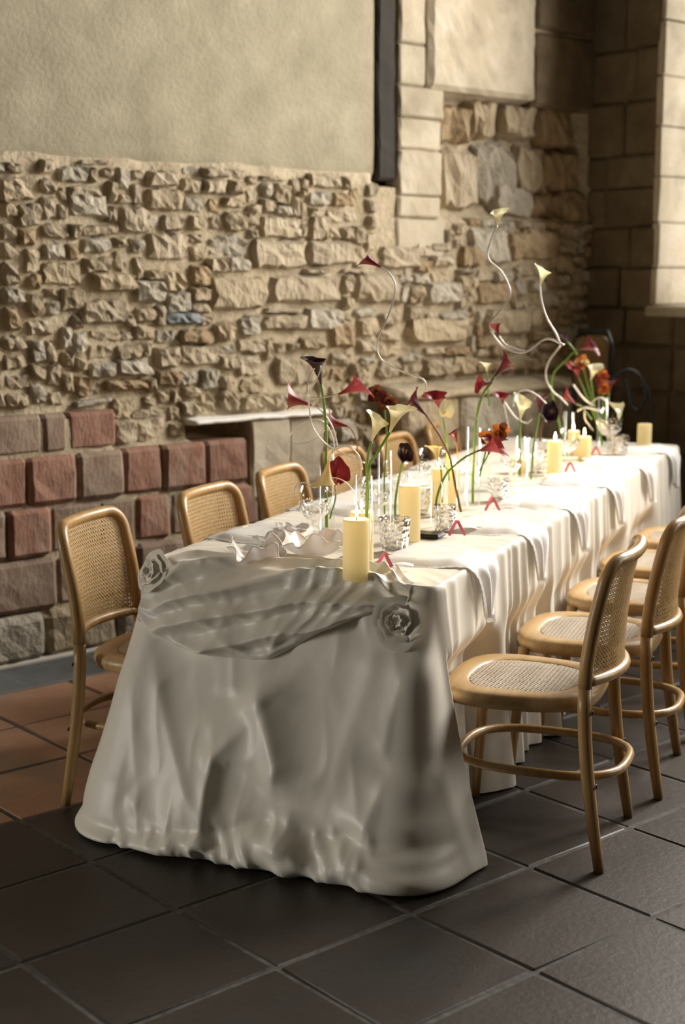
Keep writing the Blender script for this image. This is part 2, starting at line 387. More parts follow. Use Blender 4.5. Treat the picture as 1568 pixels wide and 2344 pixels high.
# ------------------------------------------------------------------ long stone wall (local x = along, -y = into the room)
ZT = 5.2
def back_depth(s, z):
    d = -0.020 + 0.045 * fbm(s * 5, z * 5 + 9, 4)
    d = np.where((s < 1.9) & ((z < 0.853) | ((z < 1.012) & (s < 0.33))), -0.080 + 0.012 * fbm(s * 6, z * 6, 3), d)
    rec = (s > 1.86) & (s < 2.035) & (z > 2.03)
    niche = ss(s, 2.30, 2.36) * ss(s, 3.5, 3.36) * ss(z, 1.84, 1.93) * (1 - ss(z, 2.46, 2.50))
    d = d + 0.11 * niche + 0.06 * ss(z, 2.06, 2.11) * (s < 1.88)
    d = np.where(rec, 0.22, d)
    dark = (s > 0.74) & (s < 1.03) & (z > 0.855) & (z < 0.925)
    d = np.where(dark, 0.24, d)
    return d
S = np.arange(-2.6, SC + 0.5, 0.026); Z = np.arange(-0.05, ZT, 0.026)
SS, ZZ = np.meshgrid(S, Z, indexing='ij')
D = back_depth(SS, ZZ)
b = MB(); b.grid(np.stack([SS, D, ZZ], -1)); b.f = [f[::-1] for f in b.f]
b.box(-2.6, SC + 0.5, 0.30, 0.5, -0.05, ZT); b.box(END_S, FILL_GAP[0], -0.02, 0.5, -0.05, ZT); b.box(FILL_GAP[1], -2.6, -0.02, 0.5, -0.05, ZT); b.box(FILL_GAP[0], FILL_GAP[1], -0.02, 0.5, -0.05, FILL_GAP[2]); b.box(FILL_GAP[0], FILL_GAP[1], -0.02, 0.5, FILL_GAP[3], ZT)
wall = struct(b.build('wall_left', M_mortar, None, W0, ROT_W, smooth=True))
# upper plaster panel
S = np.arange(-2.6, 1.876, 0.03); V = np.linspace(0, 1, 70); P = np.zeros((len(S), len(V), 3))
for i, s in enumerate(S):
    zb = 2.02 + 0.03 * fbm(s * 7, 3.3, 3) * 2
    z = zb + V * (ZT - zb)
    y = -0.012 + 0.02 * fbm(s * 2.2 + 0 * z, z * 2.2, 4) - 0.018 * 0
    y = y + 0.03 * (V < 0.003)
    P[i, :, 0] = s; P[i, :, 1] = y; P[i, :, 2] = z
pb = MB(); pb.grid(P); pb.f = [f[::-1] for f in pb.f]
pb.grid([[(1.876, P[-1, j, 1], P[-1, j, 2]), (1.876, 0.22, P[-1, j, 2])] for j in range(len(V))]); 
pb.build('plaster_panel', M_plaster, wall)

def stone_mesh(w, h, proud, rnd, m, expo=5.0, rough=0.014, n=14, tilt=0.10):
    # an irregular stone: a squared-off outline sunk in the mortar and a broken, faceted face
    nx = 4 if w < 0.09 else (6 if w < 0.18 else 8); nz = 4 if h < 0.09 else 5
    kq = {True: 0.75, False: 0.35}[expo < 3.6] * rnd.uniform(0.7, 1.3); tx, tz = rnd.uniform(-tilt, tilt), rnd.uniform(-tilt, tilt)
    sk, sd, P = rnd.uniform(-0.18, 0.18), rnd.uniform(0, 99), []
    for i in range(nx + 1):
        row = []
        for j in range(nz + 1):
            u = -1 + 2 * i / nx; v = -1 + 2 * j / nz; ed = i in (0, nx) or j in (0, nz)
            uu = u * math.sqrt(max(0.05, 1 - kq * v * v / 2)); vv = v * math.sqrt(max(0.05, 1 - kq * u * u / 2))
            jx, jz = rnd.uniform(-1, 1), rnd.uniform(-1, 1); am = 0.30 if not ed else 0.22
            x = uu * w / 2 + jx * am * w / nx + sk * vv * h / 2; z = vv * h / 2 + jz * am * h / nz
            nearedge = 1 if (not ed and (i in (1, nx - 1) or j in (1, nz - 1))) else 0
            y = 0.03 if ed else -(proud * (0.86 if nearedge else 1.0)) + x * tx + z * tz + rnd.uniform(-1, 1) * rough
            if ed: x *= 1.02; z *= 1.02
            elif nearedge: x = x * 1.18 if abs(u) > 0.4 else x; z = z * 1.18 if abs(v) > 0.4 else z
            row.append((x, y, z))
        P.append(row)
    b = MB(); b.grid(P); b.f = [f[::-1] for f in b.f]
    if rnd.random() < 0.5: b.f = [t for f in b.f for t in ((f[0], f[1], f[2]), (f[0], f[2], f[3]))]
    return b

# rubble: greedy packing of uneven stones
CELL = 0.026
def rubble_zone(s, z):
    if z > 2.045 + 0.02 * math.sin(s * 9): 
        return False
    if s < 1.87:
        if z < 0.99 and s < 0.10: return False
        if z < 1.03 and s < 0.345: return False
        if s < 0.74 and z < 0.87: return False
        if s >= 0.72 and s < 1.50 and z < 0.955: return False
        if z < 0.5: return False
        return z > 0.86 or s > 1.5
    if s < 2.34: return (z < 1.74 and z > 1.06) or (s > 2.0 and s < 2.2 and False)
    if s < SC + 0.02: return 1.06 < z < 1.86
    return False
sN = int((SC + 0.75) / CELL) + 1; zN = int(2.1 / CELL) + 1; S0 = -0.72
occ = np.zeros((sN, zN), bool)
for i in range(sN):
    for j in range(zN):
        if not rubble_zone(S0 + (i + .5) * CELL, (j + .5) * CELL): occ[i, j] = True
rnd = random.Random(5)
SLATE = wallpx(412, 728)
def reserve(s0, s1, z0, z1):
    i0, i1 = int((s0 - S0) / CELL), int((s1 - S0) / CELL); j0, j1 = int(z0 / CELL), int(z1 / CELL); occ[i0:i1, j0:j1] = True
def put_stone(s, z, w, h, proud, m, name='rubble_stone', rot=0.0, parent=None, **kw):
    me = stone_mesh(w, h, proud, rnd, m, **kw).mesh(name, m, smooth=kw.get('n', 14) > 20)
    o = link(name, me, parent or wall, (s, float(back_depth(np.array(s), np.array(z))) - 0.004, z)); o.rotation_euler = (0, rot, 0)
    return o
# stones the photo shows singly: (pixel box, material index)
BIG = [((565, 545, 690, 620), 0), ((690, 550, 800, 610), 0), ((600, 625, 770, 700), 0), ((180, 680, 280, 745), 0), ((470, 625, 600, 715), 1),
       ((700, 490, 745, 555), 0), ((150, 445, 235, 500), 2), ((265, 470, 330, 540), 0), ((330, 530, 420, 600), 0),
       ((200, 620, 300, 670), 1), ((960, 640, 1040, 700), 2), ((1080, 640, 1170, 700), 3), ((920, 720, 1060, 790), 1), ((1060, 520, 1150, 610), 2),
       ((1150, 530, 1240, 600), 3), ((800, 620, 900, 700), 0), ((590, 715, 690, 760), 0), ((690, 700, 775, 760), 2), ((620, 800, 720, 890), 0),
       ((230, 860, 330, 900), 3), ((740, 735, 800, 800), 3), ((1180, 520, 1270, 600), 3), ((1040, 560, 1100, 615), 3), ((860, 560, 950, 620), 0), ((1100, 700, 1200, 770), 1)]
NST = 0
for (x0, y0, x1, y1), mi in BIG:
    sa, za = wallpx(x0, y1); sb, zb = wallpx(x1, y0)
    if zb > 2.04: zb = 2.04
    reserve(sa, sb, za, zb)
    put_stone((sa + sb) / 2, (za + zb) / 2, (sb - sa) * 1.0, (zb - za) * 1.0, rnd.uniform(0.03, 0.05), M_stones[mi], tilt=0.06, rough=0.011); NST += 1
reserve(SLATE[0] - 0.09, SLATE[0] + 0.09, SLATE[1] - 0.04, SLATE[1] + 0.035)
o = put_stone(SLATE[0], SLATE[1], 0.2, 0.075, 0.035, M_slate, 'slate_stone', rot=0.05, expo=1.6); o['label'] = 'blue-grey slate stone'
small = MB(); free = [(i, j) for j in range(zN) for i in range(sN)]
cells = []
for j in range(zN):
    for i in range(sN):
        if occ[i, j]: continue
        fine = 0.8 if S0 + i * CELL < 0.7 else 1.0
        w = rnd.choice((3, 4, 4, 5, 5, 6, 6, 7, 8, 9)); h = rnd.choice((2, 3, 3, 3, 4, 4))
        if w < 3: h = min(h, 3)
        w = max(2, int(round(w * fine)))
        while w > 1 and (i + w > sN or occ[i:i + w, j].any()): w -= 1
        while h > 1 and (j + h > zN or occ[i:i + w, j:j + h].any()): h -= 1
        occ[i:i + w, j:j + h] = True
        cells.append((w * h, i, j, w, h))
cells.sort(reverse=True)
for area, i, j, w, h in cells:
    s = S0 + (i + w / 2) * CELL; z = (j + h / 2) * CELL; ww, hh = w * CELL * 1.03, h * CELL * 1.03
    mi = rnd.choice((0, 0, 0, 1, 1, 2, 2)) if s < 2.0 else rnd.choice((0, 1, 1, 2, 3))
    if rnd.random() < 0.06: mi = 3
    pr = rnd.uniform(0.018, 0.045) if area > 5 else rnd.uniform(0.0, 0.02)
    if rnd.random() < 0.12: pr *= 0.2
    if area < 6: continue
    if area >= 6 and NST < 296 and s > -0.32:
        put_stone(s + rnd.uniform(-.005, .005), z + rnd.uniform(-.005, .005), ww, hh, pr, M_stones[mi], rot=rnd.uniform(-0.09, 0.09), expo=rnd.uniform(3.0, 8.0), rough=min(rnd.uniform(0.008, 0.018), 0.13 * min(ww, hh))); NST += 1
    else:
        sm = stone_mesh(ww, hh, pr, rnd, None, n=8)
        dd = float(back_depth(np.array(s), np.array(z))); small.add([(v[0] + s, v[1] + dd, v[2] + z) for v in sm.v], sm.f)
small.build('small_rubble', M_stones[0], wall, smooth=False, kind='stuff')

# dressed blocks: helper taking wall coordinates; f = how far they stand out of the mortar
def block(s0, s1, z0, z1, f, m, name='dressed_block', r=0.012, gap=0.006, back=0.06, jit=0.003, dents=0):
    b = MB(); nx = max(2, int((s1 - s0) / 0.05)); nz = max(2, int((z1 - z0) / 0.05)); w = s1 - s0 - gap; h = z1 - z0 - gap
    xs = np.concatenate([[-w / 2], np.linspace(-w / 2 + r, w / 2 - r, nx), [w / 2]]); zs = np.concatenate([[-h / 2], np.linspace(-h / 2 + r, h / 2 - r, nz), [h / 2]])
    X, Zg = np.meshgrid(xs, zs, indexing='ij'); Y = np.zeros_like(X) - f
    Y[0, :] += r; Y[-1, :] += r; Y[:, 0] += r; Y[:, -1] += r
    sd = rnd.uniform(0, 90)
    Y += (fbm(X * 9 + sd, Zg * 9 + sd, 3)) * 0.02 * (1 if jit else 0) + np.array([rnd.uniform(-jit, jit) for _ in range(X.size)]).reshape(X.shape)
    X = X + np.array([rnd.uniform(-jit, jit) for _ in range(X.size)]).reshape(X.shape) * 0.6
    b.grid(np.stack([X, Y, Zg], -1)); b.f = [q[::-1] for q in b.f]
    n, m_ = X.shape
    idx = [i * m_ for i in range(n)] + [(n - 1) * m_ + j for j in range(1, m_)] + [i * m_ + m_ - 1 for i in range(n - 2, -1, -1)] + [j for j in range(m_ - 2, 0, -1)]
    o = len(b.v)
    for i in idx: b.v.append((b.v[i][0], back, b.v[i][2]))
    for k in range(len(idx)):
        k2 = (k + 1) % len(idx); b.f.append((idx[k], o + k, o + k2, idx[k2]))
    b.f.append(tuple(o + k for k in range(len(idx))))
    return link(name, b.mesh(name, m, smooth=False), wall, ((s0 + s1) / 2, 0, (z0 + z1) / 2))
# red sandstone courses at the foot of the wall
FR = 0.10
for s0, s1, m in ((-0.62, -0.30, M_red), (-0.30, -0.02, M_pinkgrey), (-0.02, 0.10, M_pinkgrey), (0.10, 0.335, M_red)): block(s0, s1, 0.855, 1.02, FR - 0.01, m, 'red_sandstone_block', r=0.016)
xs = [-0.75, -0.42, -0.1, 0.13, 0.36, 0.56, 0.79, 1.03]
for k in range(7): block(xs[k], xs[k + 1], 0.645, 0.85, FR + rnd.uniform(0, .015), M_red if k != 3 else M_pinkgrey, 'red_sandstone_block', r=0.018)
xs = [-0.78, -0.5, -0.2, 0.0, 0.24, 0.42, 0.60, 0.86, 1.08, 1.34, 1.62, 1.9]
for k in range(11): block(xs[k], xs[k + 1], 0.435, 0.64, FR + rnd.uniform(-.01, .015), M_red if k in (0, 2, 5) or (k == 7) else M_pinkgrey, 'red_sandstone_block', r=0.018)
xs = [-0.8, -0.35, 0.02, 0.42, 0.8, 1.2, 1.55, 1.9]
for k in range(7): block(xs[k], xs[k + 1], 0.21, 0.43, FR + 0.01 + rnd.uniform(-.012, .01), M_pinkgrey, 'faded_sandstone_block', r=0.02)
xs = [-0.9, -0.45, -0.05, 0.3, 0.62, 1.05, 1.5, 1.9]
for k in range(7): block(xs[k], xs[k + 1], 0.0, 0.205, FR + 0.03 + rnd.uniform(-.01, .012), M_stones[2] if k % 2 else M_stones[1], 'footing_stone', r=0.03, jit=0.008)
# the cut block with a whitened top and the dark slot beside it
block(1.035, 1.27, 0.56, 0.93, FR + 0.01, M_ashlar, 'pale_block'); block(1.275, 1.50, 0.56, 0.93, FR - 0.01, M_ashlar, 'pale_block')
b = MB(); P = []
for i in range(40):
    s = 0.72 + i * 0.0202; P.append([(s, y, z + 0.008 * float(fbm(s * 14, y * 14 + 2, 3)) * 2) for y, z in ((0.22, 0.928), (0.2, 0.955), (0.0, 0.952), (-FR - 0.01, 0.945), (-FR - 0.028 - 0.02 * float(fbm(s * 9, 1.0, 2)), 0.938), (-FR - 0.02, 0.926), (0.0, 0.924), (0.22, 0.924))])
b.grid(P, closev=True); b.f.append(tuple(range(8))); b.f.append(tuple(range(39 * 8 + 7, 39 * 8 - 1, -1)))
lo = b.build('whitened_ledge', M_white_top, wall); lo['label'] = 'rough white capping on the cut block'
# jamb of pale dressed stones
ys = [40, 105, 200, 273, 345, 450, 500, 590]
for k in range(len(ys) - 1):
    z1 = wallpx(950, ys[k])[1]; z0 = wallpx(950, ys[k + 1])[1]
    if k == 0: z1 += 0.35
    block(2.012, 2.19 if k < 2 else (2.31 if k < 6 else 2.36) + rnd.uniform(-.015, .015), z0, z1, 0.045 if k < 6 else 0.03, M_ashlar, 'jamb_block', r=0.01, gap=0.007)
block(2.06, 2.34, wallpx(950, 660)[1], wallpx(950, 590)[1], 0.02, M_ashlar, 'jamb_block', r=0.02)
block(2.012, 2.19, 3.2, 3.6, 0.045, M_ashlar, 'jamb_block', r=0.01)
# lintel and upper blocks
block(2.195, 2.98, 2.485, 3.02, 0.07, M_ashlar, 'lintel_block', r=0.025, jit=0.004)
block(2.195, 2.98, 3.03, 3.6, 0.06, M_ashlar, 'lintel_block', r=0.02)
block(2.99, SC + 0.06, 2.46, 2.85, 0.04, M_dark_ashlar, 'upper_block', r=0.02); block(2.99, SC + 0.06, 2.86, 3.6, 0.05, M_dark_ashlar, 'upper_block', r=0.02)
tp_ = block(1.88, 2.008, 2.035, 4.6, 0.03, M_timber, 'timber_post', r=0.012, back=0.2); tp_['label'] = 'dark upright timber set between plaster and stone'
# rough lumps inside the niche
for (x0, y0, x1, y1), mi in [((1015, 240, 1085, 330), 3), ((1025, 335, 1110, 485), 0), ((1105, 320, 1190, 470), 2), ((1085, 225, 1150, 320), 1), ((1150, 240, 1230, 320), 1), ((1195, 330, 1260, 450), 1),
                             ((1140, 420, 1230, 500), 2), ((1235, 240, 1320, 340), 3), ((1250, 345, 1330, 440), 3), ((1225, 440, 1300, 510), 3), ((1290, 430, 1345, 520), 3)]:
    sa, za = wallpx(x0, y1); sb, zb = wallpx(x1, y0)
    put_stone((sa + sb) / 2, (za + zb) / 2, (sb - sa) * 1.02, (zb - za) * 1.02, rnd.uniform(0.05, 0.09), M_stones[mi], 'niche_stone', expo=4.0, rough=0.022, tilt=0.12)
# bench of masonry against the right half of the wall
xs = [1.9, 2.3, 2.75, 3.1, SC]
for k in range(4):
    for z0, z1 in ((0.0, 0.34), (0.345, 0.68), (0.685, 0.985)): block(xs[k], xs[k + 1], z0, z1, 0.22 + rnd.uniform(-.012, .012), M_stones[(k + 1) % 3], 'bench_block', r=0.025, jit=0.006)
b = MB(); P = []
for i in range(60):
    s = 1.88 + i * (SC - 1.88) / 59; P.append([(s, y, z + 0.02 * float(fbm(s * 7, y * 9 + 7, 3))) for y, z in ((0.05, 1.05), (-0.10, 1.035), (-0.22, 1.01), (-0.245 - 0.03 * float(fbm(s * 6, 4.0, 2)), 0.995), (-0.23, 0.975), (0.05, 0.975))])
b.grid(P, closev=True); b.f.append(tuple(range(6))); b.f.append(tuple(range(59 * 6 + 5, 59 * 6 - 1, -1)))
b.build('bench_capping', M_mortar, wall)

# ------------------------------------------------------------------ window wall (local x = away from the corner, +y = through the wall)
b = MB(); TE = 9.0
prev = -0.4
for t0, t1, z0, z1 in WINDOWS:
    b.box(prev, t0, 0.0, WALL_T, -0.05, ZT); b.box(t0, t1, 0.0, WALL_T, -0.05, z0); b.box(t0, t1, 0.0, WALL_T, z1, ZT); prev = t1
b.box(prev, TE, 0, WALL_T, -0.05, ZT)
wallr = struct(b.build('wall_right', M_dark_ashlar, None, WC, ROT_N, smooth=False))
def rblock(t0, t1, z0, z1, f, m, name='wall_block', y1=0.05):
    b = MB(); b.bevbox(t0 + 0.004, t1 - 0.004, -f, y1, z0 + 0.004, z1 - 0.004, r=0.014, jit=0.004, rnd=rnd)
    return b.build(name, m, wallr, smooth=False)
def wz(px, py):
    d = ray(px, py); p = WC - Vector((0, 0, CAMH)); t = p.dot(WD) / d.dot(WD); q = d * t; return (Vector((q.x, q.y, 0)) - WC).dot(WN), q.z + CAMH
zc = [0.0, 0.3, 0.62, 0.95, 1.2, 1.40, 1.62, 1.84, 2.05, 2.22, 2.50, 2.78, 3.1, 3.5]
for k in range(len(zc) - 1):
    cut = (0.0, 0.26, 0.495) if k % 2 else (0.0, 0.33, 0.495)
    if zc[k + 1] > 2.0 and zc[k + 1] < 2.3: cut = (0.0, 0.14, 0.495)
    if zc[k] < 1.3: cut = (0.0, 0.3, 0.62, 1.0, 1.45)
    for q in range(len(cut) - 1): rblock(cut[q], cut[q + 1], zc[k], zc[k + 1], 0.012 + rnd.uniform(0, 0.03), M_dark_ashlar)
zr = [1.42, 1.62, 1.86, 2.1, 2.36, 2.62, 2.9, 3.2, 3.5]
for k in range(len(zr) - 1):                              # pale stones of the window reveal
    b = MB(); b.bevbox(0.47, 0.512 + rnd.uniform(0, 0.006), -0.03, WALL_T - 0.01, zr[k] + 0.003, zr[k + 1] - 0.003, r=0.008, jit=0.003, rnd=rnd); b.build('reveal_stone', M_ashlar, wallr, smooth=False)
b = MB(); b.bevbox(0.455, 1.34, -0.05, WALL_T, 1.36, 1.418, r=0.01, jit=0.002, rnd=rnd); b.build('window_sill', M_ashlar, wallr, smooth=False)
for k, (t0, t1, z0, z1) in enumerate(WINDOWS):            # iron glazing bars in each opening
    w = MB()
    for t in (t0 + 0.02, (t0 + t1) / 2, t1 - 0.02): w.box(t - 0.012, t + 0.012, WIN_DEPTH[k] - 0.06, WIN_DEPTH[k] - 0.03, z0 + 0.04, z1)
    for q in range(5):
        z = z0 + 0.06 + (z1 - z0 - 0.08) * q / 4; w.box(t0, t1, WIN_DEPTH[k] - 0.055, WIN_DEPTH[k] - 0.035, z - 0.01, z + 0.01)
    struct(w.build('window_%d' % (k + 1), M_blackmetal, None, WC, ROT_N, smooth=False))

# ------------------------------------------------------------------ the rest of the room, behind and above the viewer
b = MB(); b.box(END_S - 0.5, END_S, -9.5, 0.5, -0.05, ZT)
struct(b.build('wall_back', M_roomdark, None, W0, ROT_W, smooth=False))
b = MB(); b.box(END_S - 0.5, SC + 0.5, -9.5, -9.0, -0.05, ZT); struct(b.build('wall_front', M_roomdark, None, W0, ROT_W, smooth=False))
b = MB(); b.box(END_S - 0.5, SC + 0.5, -9.5, 0.5, ZT, ZT + 0.15); struct(b.build('ceiling', M_roomdark, None, W0, ROT_W, smooth=False))

# ================================================================== THE TABLE
tb = thing('banquet_table', 'long table hidden under the ivory satin cloth', 'table', tw(-TW / 2, TL / 2, 0), ROT_T)
b = MB(); b.bevbox(-TW / 2 + 0.012, TW / 2 - 0.012, -TL / 2 + 0.012, TL / 2 - 0.012, TH - 0.04, TH - 0.006, r=0.006); b.build('tabletop', M_tablewood, tb, smooth=False)
for x in (-1, 1):
    for y in (-1, 0, 1):
        b = MB(); b.bevbox(x * 0.10 - 0.03, x * 0.10 + 0.03, y * 1.62 - 0.03, y * 1.62 + 0.03, 0, TH - 0.041, r=0.005); b.build('leg', M_tablewood, tb, smooth=False)

# where the chairs stand along the table: (along, across, turn)
CH_R = [(0.256, 0.198, 92), (0.87, 0.232, 93), (1.48, 0.235, 91), (2.08, 0.215, 88), (2.68, 0.215, 90), (3.27, 0.2, 91)]
CH_L = [(0.15, -TW - 0.015, -90 + 6), (0.76, -TW + 0.05, -90), (1.34, -TW + 0.05, -88), (1.95, -TW + 0.04, -91), (2.56, -TW + 0.04, -90), (3.16, -TW + 0.05, -89)]

# ------------------------------------------------------------------ tablecloth
cl = thing('tablecloth', 'ivory satin tablecloth pleated along the sides and pooling on the floor', 'tablecloth', T0, ROT_T)
def seg_dist(x, y, pts):
    best = np.full(x.shape, 1e9); sgn = np.ones(x.shape); par = np.zeros(x.shape); n = len(pts) - 1
    for i in range(n):
        ax, ay = pts[i]; bx_, by_ = pts[i + 1]; dx, dy = bx_ - ax, by_ - ay; l2 = dx * dx + dy * dy
        t = np.clip(((x - ax) * dx + (y - ay) * dy) / l2, 0, 1); ex, ey = x - ax - t * dx, y - ay - t * dy
        d = np.hypot(ex, ey); m = d < best
        best = np.where(m, d, best); sgn = np.where(m, np.sign(dx * ey - dy * ex), sgn); par = np.where(m, (i + t) / n, par)
    return best, sgn, par
# folds of the front panel: photo polyline from top to bottom, (width towards picture left, width towards picture right, height)
FOLDS = [([(596, 1545), (622, 1620), (652, 1745), (625, 1815)], 0.11, 0.085, 0.060),
         ([(590, 1640), (506, 1722), (492, 1790), (478, 1890), (455, 1940)], 0.12, 0.05, 0.046),
         ([(900, 1745), (955, 1835), (1020, 1850)], 0.03, 0.07, 0.024),
         ([(880, 1440), (850, 1560), (800, 1700), (760, 1850)], 0.16, 0.20, 0.030),
         ([(940, 1490), (985, 1640), (1030, 1800), (1060, 1930)], 0.10, 0.10, 0.010),
         ([(350, 1480), (390, 1640), (440, 1780), (480, 1880)], 0.10, 0.035, 0.022),
         ([(300, 1470), (270, 1640), (250, 1800), (240, 1900)], 0.05, 0.08, 0.022),
         ([(900, 1760), (860, 1850), (840, 1930)], 0.05, 0.12, 0.025),
         ([(480, 1572), (560, 1578), (640, 1580), (700, 1605)], 0.014, 0.03, 0.010),
         ([(760, 1840), (850, 1870), (960, 1900), (1060, 1915)], 0.05, 0.03, 0.016),
         ([(300, 1810), (330, 1850), (400, 1900), (470, 1915)], 0.04, 0.03, 0.016),
         ([(680, 1850), (660, 1910), (650, 1950)], 0.04, 0.08, 0.02),
         ([(960, 1480), (900, 1650), (880, 1750)], 0.08, 0.10, 0.018)]
FOLDW = [([frontpx(*p) for p in pts], wl, wr, h) for pts, wl, wr, h in FOLDS]
def front_fold(bb, z):
    wx = bb + 0.10 * fbm(bb * 3 + 9, z * 3, 2); wz_ = z + 0.10 * fbm(bb * 3, z * 3 + 5, 2)
    rid = 1 - np.abs(2 * vn2(wx * 5.5 + 3, wz_ * 2.6 + 1) - 1); rid2 = 1 - np.abs(2 * vn2(wx * 12 + wz_ * 4, wz_ * 7 - wx * 3 + 4) - 1)
    d = 0.006 * fbm(bb * 7 + 3, z * 6, 4) * 2 + 0.010 * (rid ** 1.5 - 0.4) + 0.005 * (rid2 ** 2 - 0.2)
    for pts, wl, wr, h in FOLDW:
        ds, sg, par = seg_dist(bb, z, pts); w = np.where(sg < 0, wl, wr)      # going down, the negative side is picture left
        env = ss(par, -0.01, 0.22) * (1 - ss(par, 0.72, 1.02)) * 0.85 + 0.15
        d = d + 1.05 * h * env * np.exp(-np.sqrt((ds / w) ** 2 + 0.006) * 1.3)
    return d
def flare_front(q): return 0.31 * np.clip(q, 0, 1.0) ** 1.2
def out_front(bb, z):
    q = np.clip((TH - z) / TH, 0, 1)
    return 0.008 + flare_front(q) + front_fold(bb, z) * ss(q, 0.0, 0.12)
# perimeter, clockwise from the far end of the left side: left (far -> near), front (left -> right), right (near -> far), back
rc = 0.035; per = []
def arc(cb, ca, a0, a1, n):
    for k in range(n):
        t = a0 + (a1 - a0) * k / n; per.append((cb + rc * math.cos(t), ca + rc * math.sin(t), math.cos(t), math.sin(t)))
def line(p, q, nb, na, n):
    for k in range(n): per.append((p[0] + (q[0] - p[0]) * k / n, p[1] + (q[1] - p[1]) * k / n, nb, na))
line((-TW, TL - rc), (-TW, rc), -1, 0, 330); arc(-TW + rc, rc, math.pi, 1.5 * math.pi, 36)
i_f0 = len(per); line((-TW + rc, 0), (-rc, 0), 0, -1, 240); i_f1 = len(per); arc(-rc, rc, 1.5 * math.pi, 2 * math.pi, 48)
line((0, rc), (0, TL - rc), 1, 0, 640); arc(-rc, TL - rc, 0, 0.5 * math.pi, 16); line((-rc, TL), (-TW + rc, TL), 0, 1, 70); arc(-TW + rc, TL - rc, 0.5 * math.pi, math.pi, 16)
per = np.array(per); NP = len(per)
pl = np.concatenate([[0], np.cumsum(np.hypot(*(np.diff(np.vstack([per, per[:1]]), axis=0)[:, :2].T)))])[:-1]
frontw = np.zeros(NP); frontw[i_f0 - 14:i_f1 + 18] = 1
kern = np.hanning(41); kern /= kern.sum()
frontw = np.convolve(np.pad(frontw, 20, mode='wrap'), kern, 'valid')
side_flare = np.where(per[:, 0] > -TW / 2, 0.035 + 0.155 * np.exp(-np.maximum(per[:, 1], 0) / 0.16), 0.05 + 0.10 * np.exp(-np.maximum(per[:, 1], 0) / 0.3))
phase = 2 * np.pi * pl / 0.098 + 7.0 * (vn2(pl * 4.0, pl * 0 + 2.5) + 0.6 * vn2(pl * 11, pl * 0 + 7))
pleat = (0.5 + 0.5 * np.cos(phase)) ** 1.4 * (0.45 + 0.8 * vn2(pl * 6, pl * 0 + 11)) + 0.35 * (0.5 + 0.5 * np.cos(phase * 0.37 + 1))
rows = np.concatenate([np.linspace(0, 0.06, 8), np.linspace(0.075, 0.80, 84)])
rowsP = []
for l in rows:
    q = np.clip(l / TH, 0, 1)
    z = TH + 0.006 - (l - 0.012 * (1 - math.exp(-l / 0.012)))
    zz = np.full(NP, z)
    edge = 0.014 * (1 - math.exp(-l / 0.012))
    amp = 0.010 + 0.022 * q
    drift = 0.03 * fbm(pl * 2.2, np.full(NP, q * 1.5), 3)
    ph2 = phase + 2.2 * fbm(pl * 3, np.full(NP, q * 2.0 + 4), 2)
    pleat_q = (0.5 + 0.5 * np.cos(ph2)) ** 1.4 * (0.45 + 0.8 * vn2(pl * 6, pl * 0 + 11)) + 0.35 * (0.5 + 0.5 * np.cos(ph2 * 0.37 + 1))
    side = edge + side_flare * q ** 1.5 + amp * pleat_q * min(1, l / 0.03 + 0.15) + drift * q
    fo = edge + out_front(per[:, 0], zz) - 0.008
    zc = np.clip(0.035 + 0.085 * ss(per[:, 0], -0.85, -0.30) + 0.07 * fbm(pl * 6, pl * 0 + 1.5, 3), 0.02, 0.17)
    roll = 0.040 * np.exp(-((z - zc * 0.5) / (zc * 0.45)) ** 2) * (0.25 + 1.1 * vn2(pl * 11, pl * 0 + 3)) - 0.028 * np.exp(-np.abs((z - zc) / 0.013)) * (0.4 + vn2(pl * 7, pl * 0 + 8))
    cr = 1 - np.abs(2 * vn2(pl * 17 + z * 14, pl * 5 + z * 30 + 2) - 1)
    crump = (0.026 * (cr ** 2 - 0.4) + 0.040 * fbm(pl * 11, np.full(NP, z * 16), 2)) * (1 - ss(z - zc, -0.02, 0.045))
    fo = fo + roll + crump
    for aa_, bb_, _r in CH_L:                            # cloth pushed in by the chair seats
        side = side + (-0.02 - (bb_ + 0.215 + TW) - side) * (per[:, 0] < -TW + 0.001) * ss(np.abs(per[:, 1] - aa_), 0.33, 0.24) * (1 - ss(z, 0.49, 0.60))
    for aa_, bb_, _r in CH_R[:5]:
        side = side - (0.268 - bb_ + 0.02 * q) * (per[:, 0] > -0.001) * ss(np.abs(per[:, 1] - aa_), 0.31, 0.20) * (1 - ss(z, 0.46, 0.57))
    out = side * (1 - frontw) + fo * frontw
    if z < 0.012:
        out = out - (0.012 - z) * 1.6 * frontw; zz = np.full(NP, 0.006)
    rowsP.append(np.stack([per[:, 0] + per[:, 2] * out, per[:, 1] + per[:, 3] * out, zz], -1))
hem = rowsP[-1].copy(); rowsP.append(np.stack([hem[:, 0] - per[:, 2] * 0.05, hem[:, 1] - per[:, 3] * 0.05, np.full(NP, 0.004)], -1))
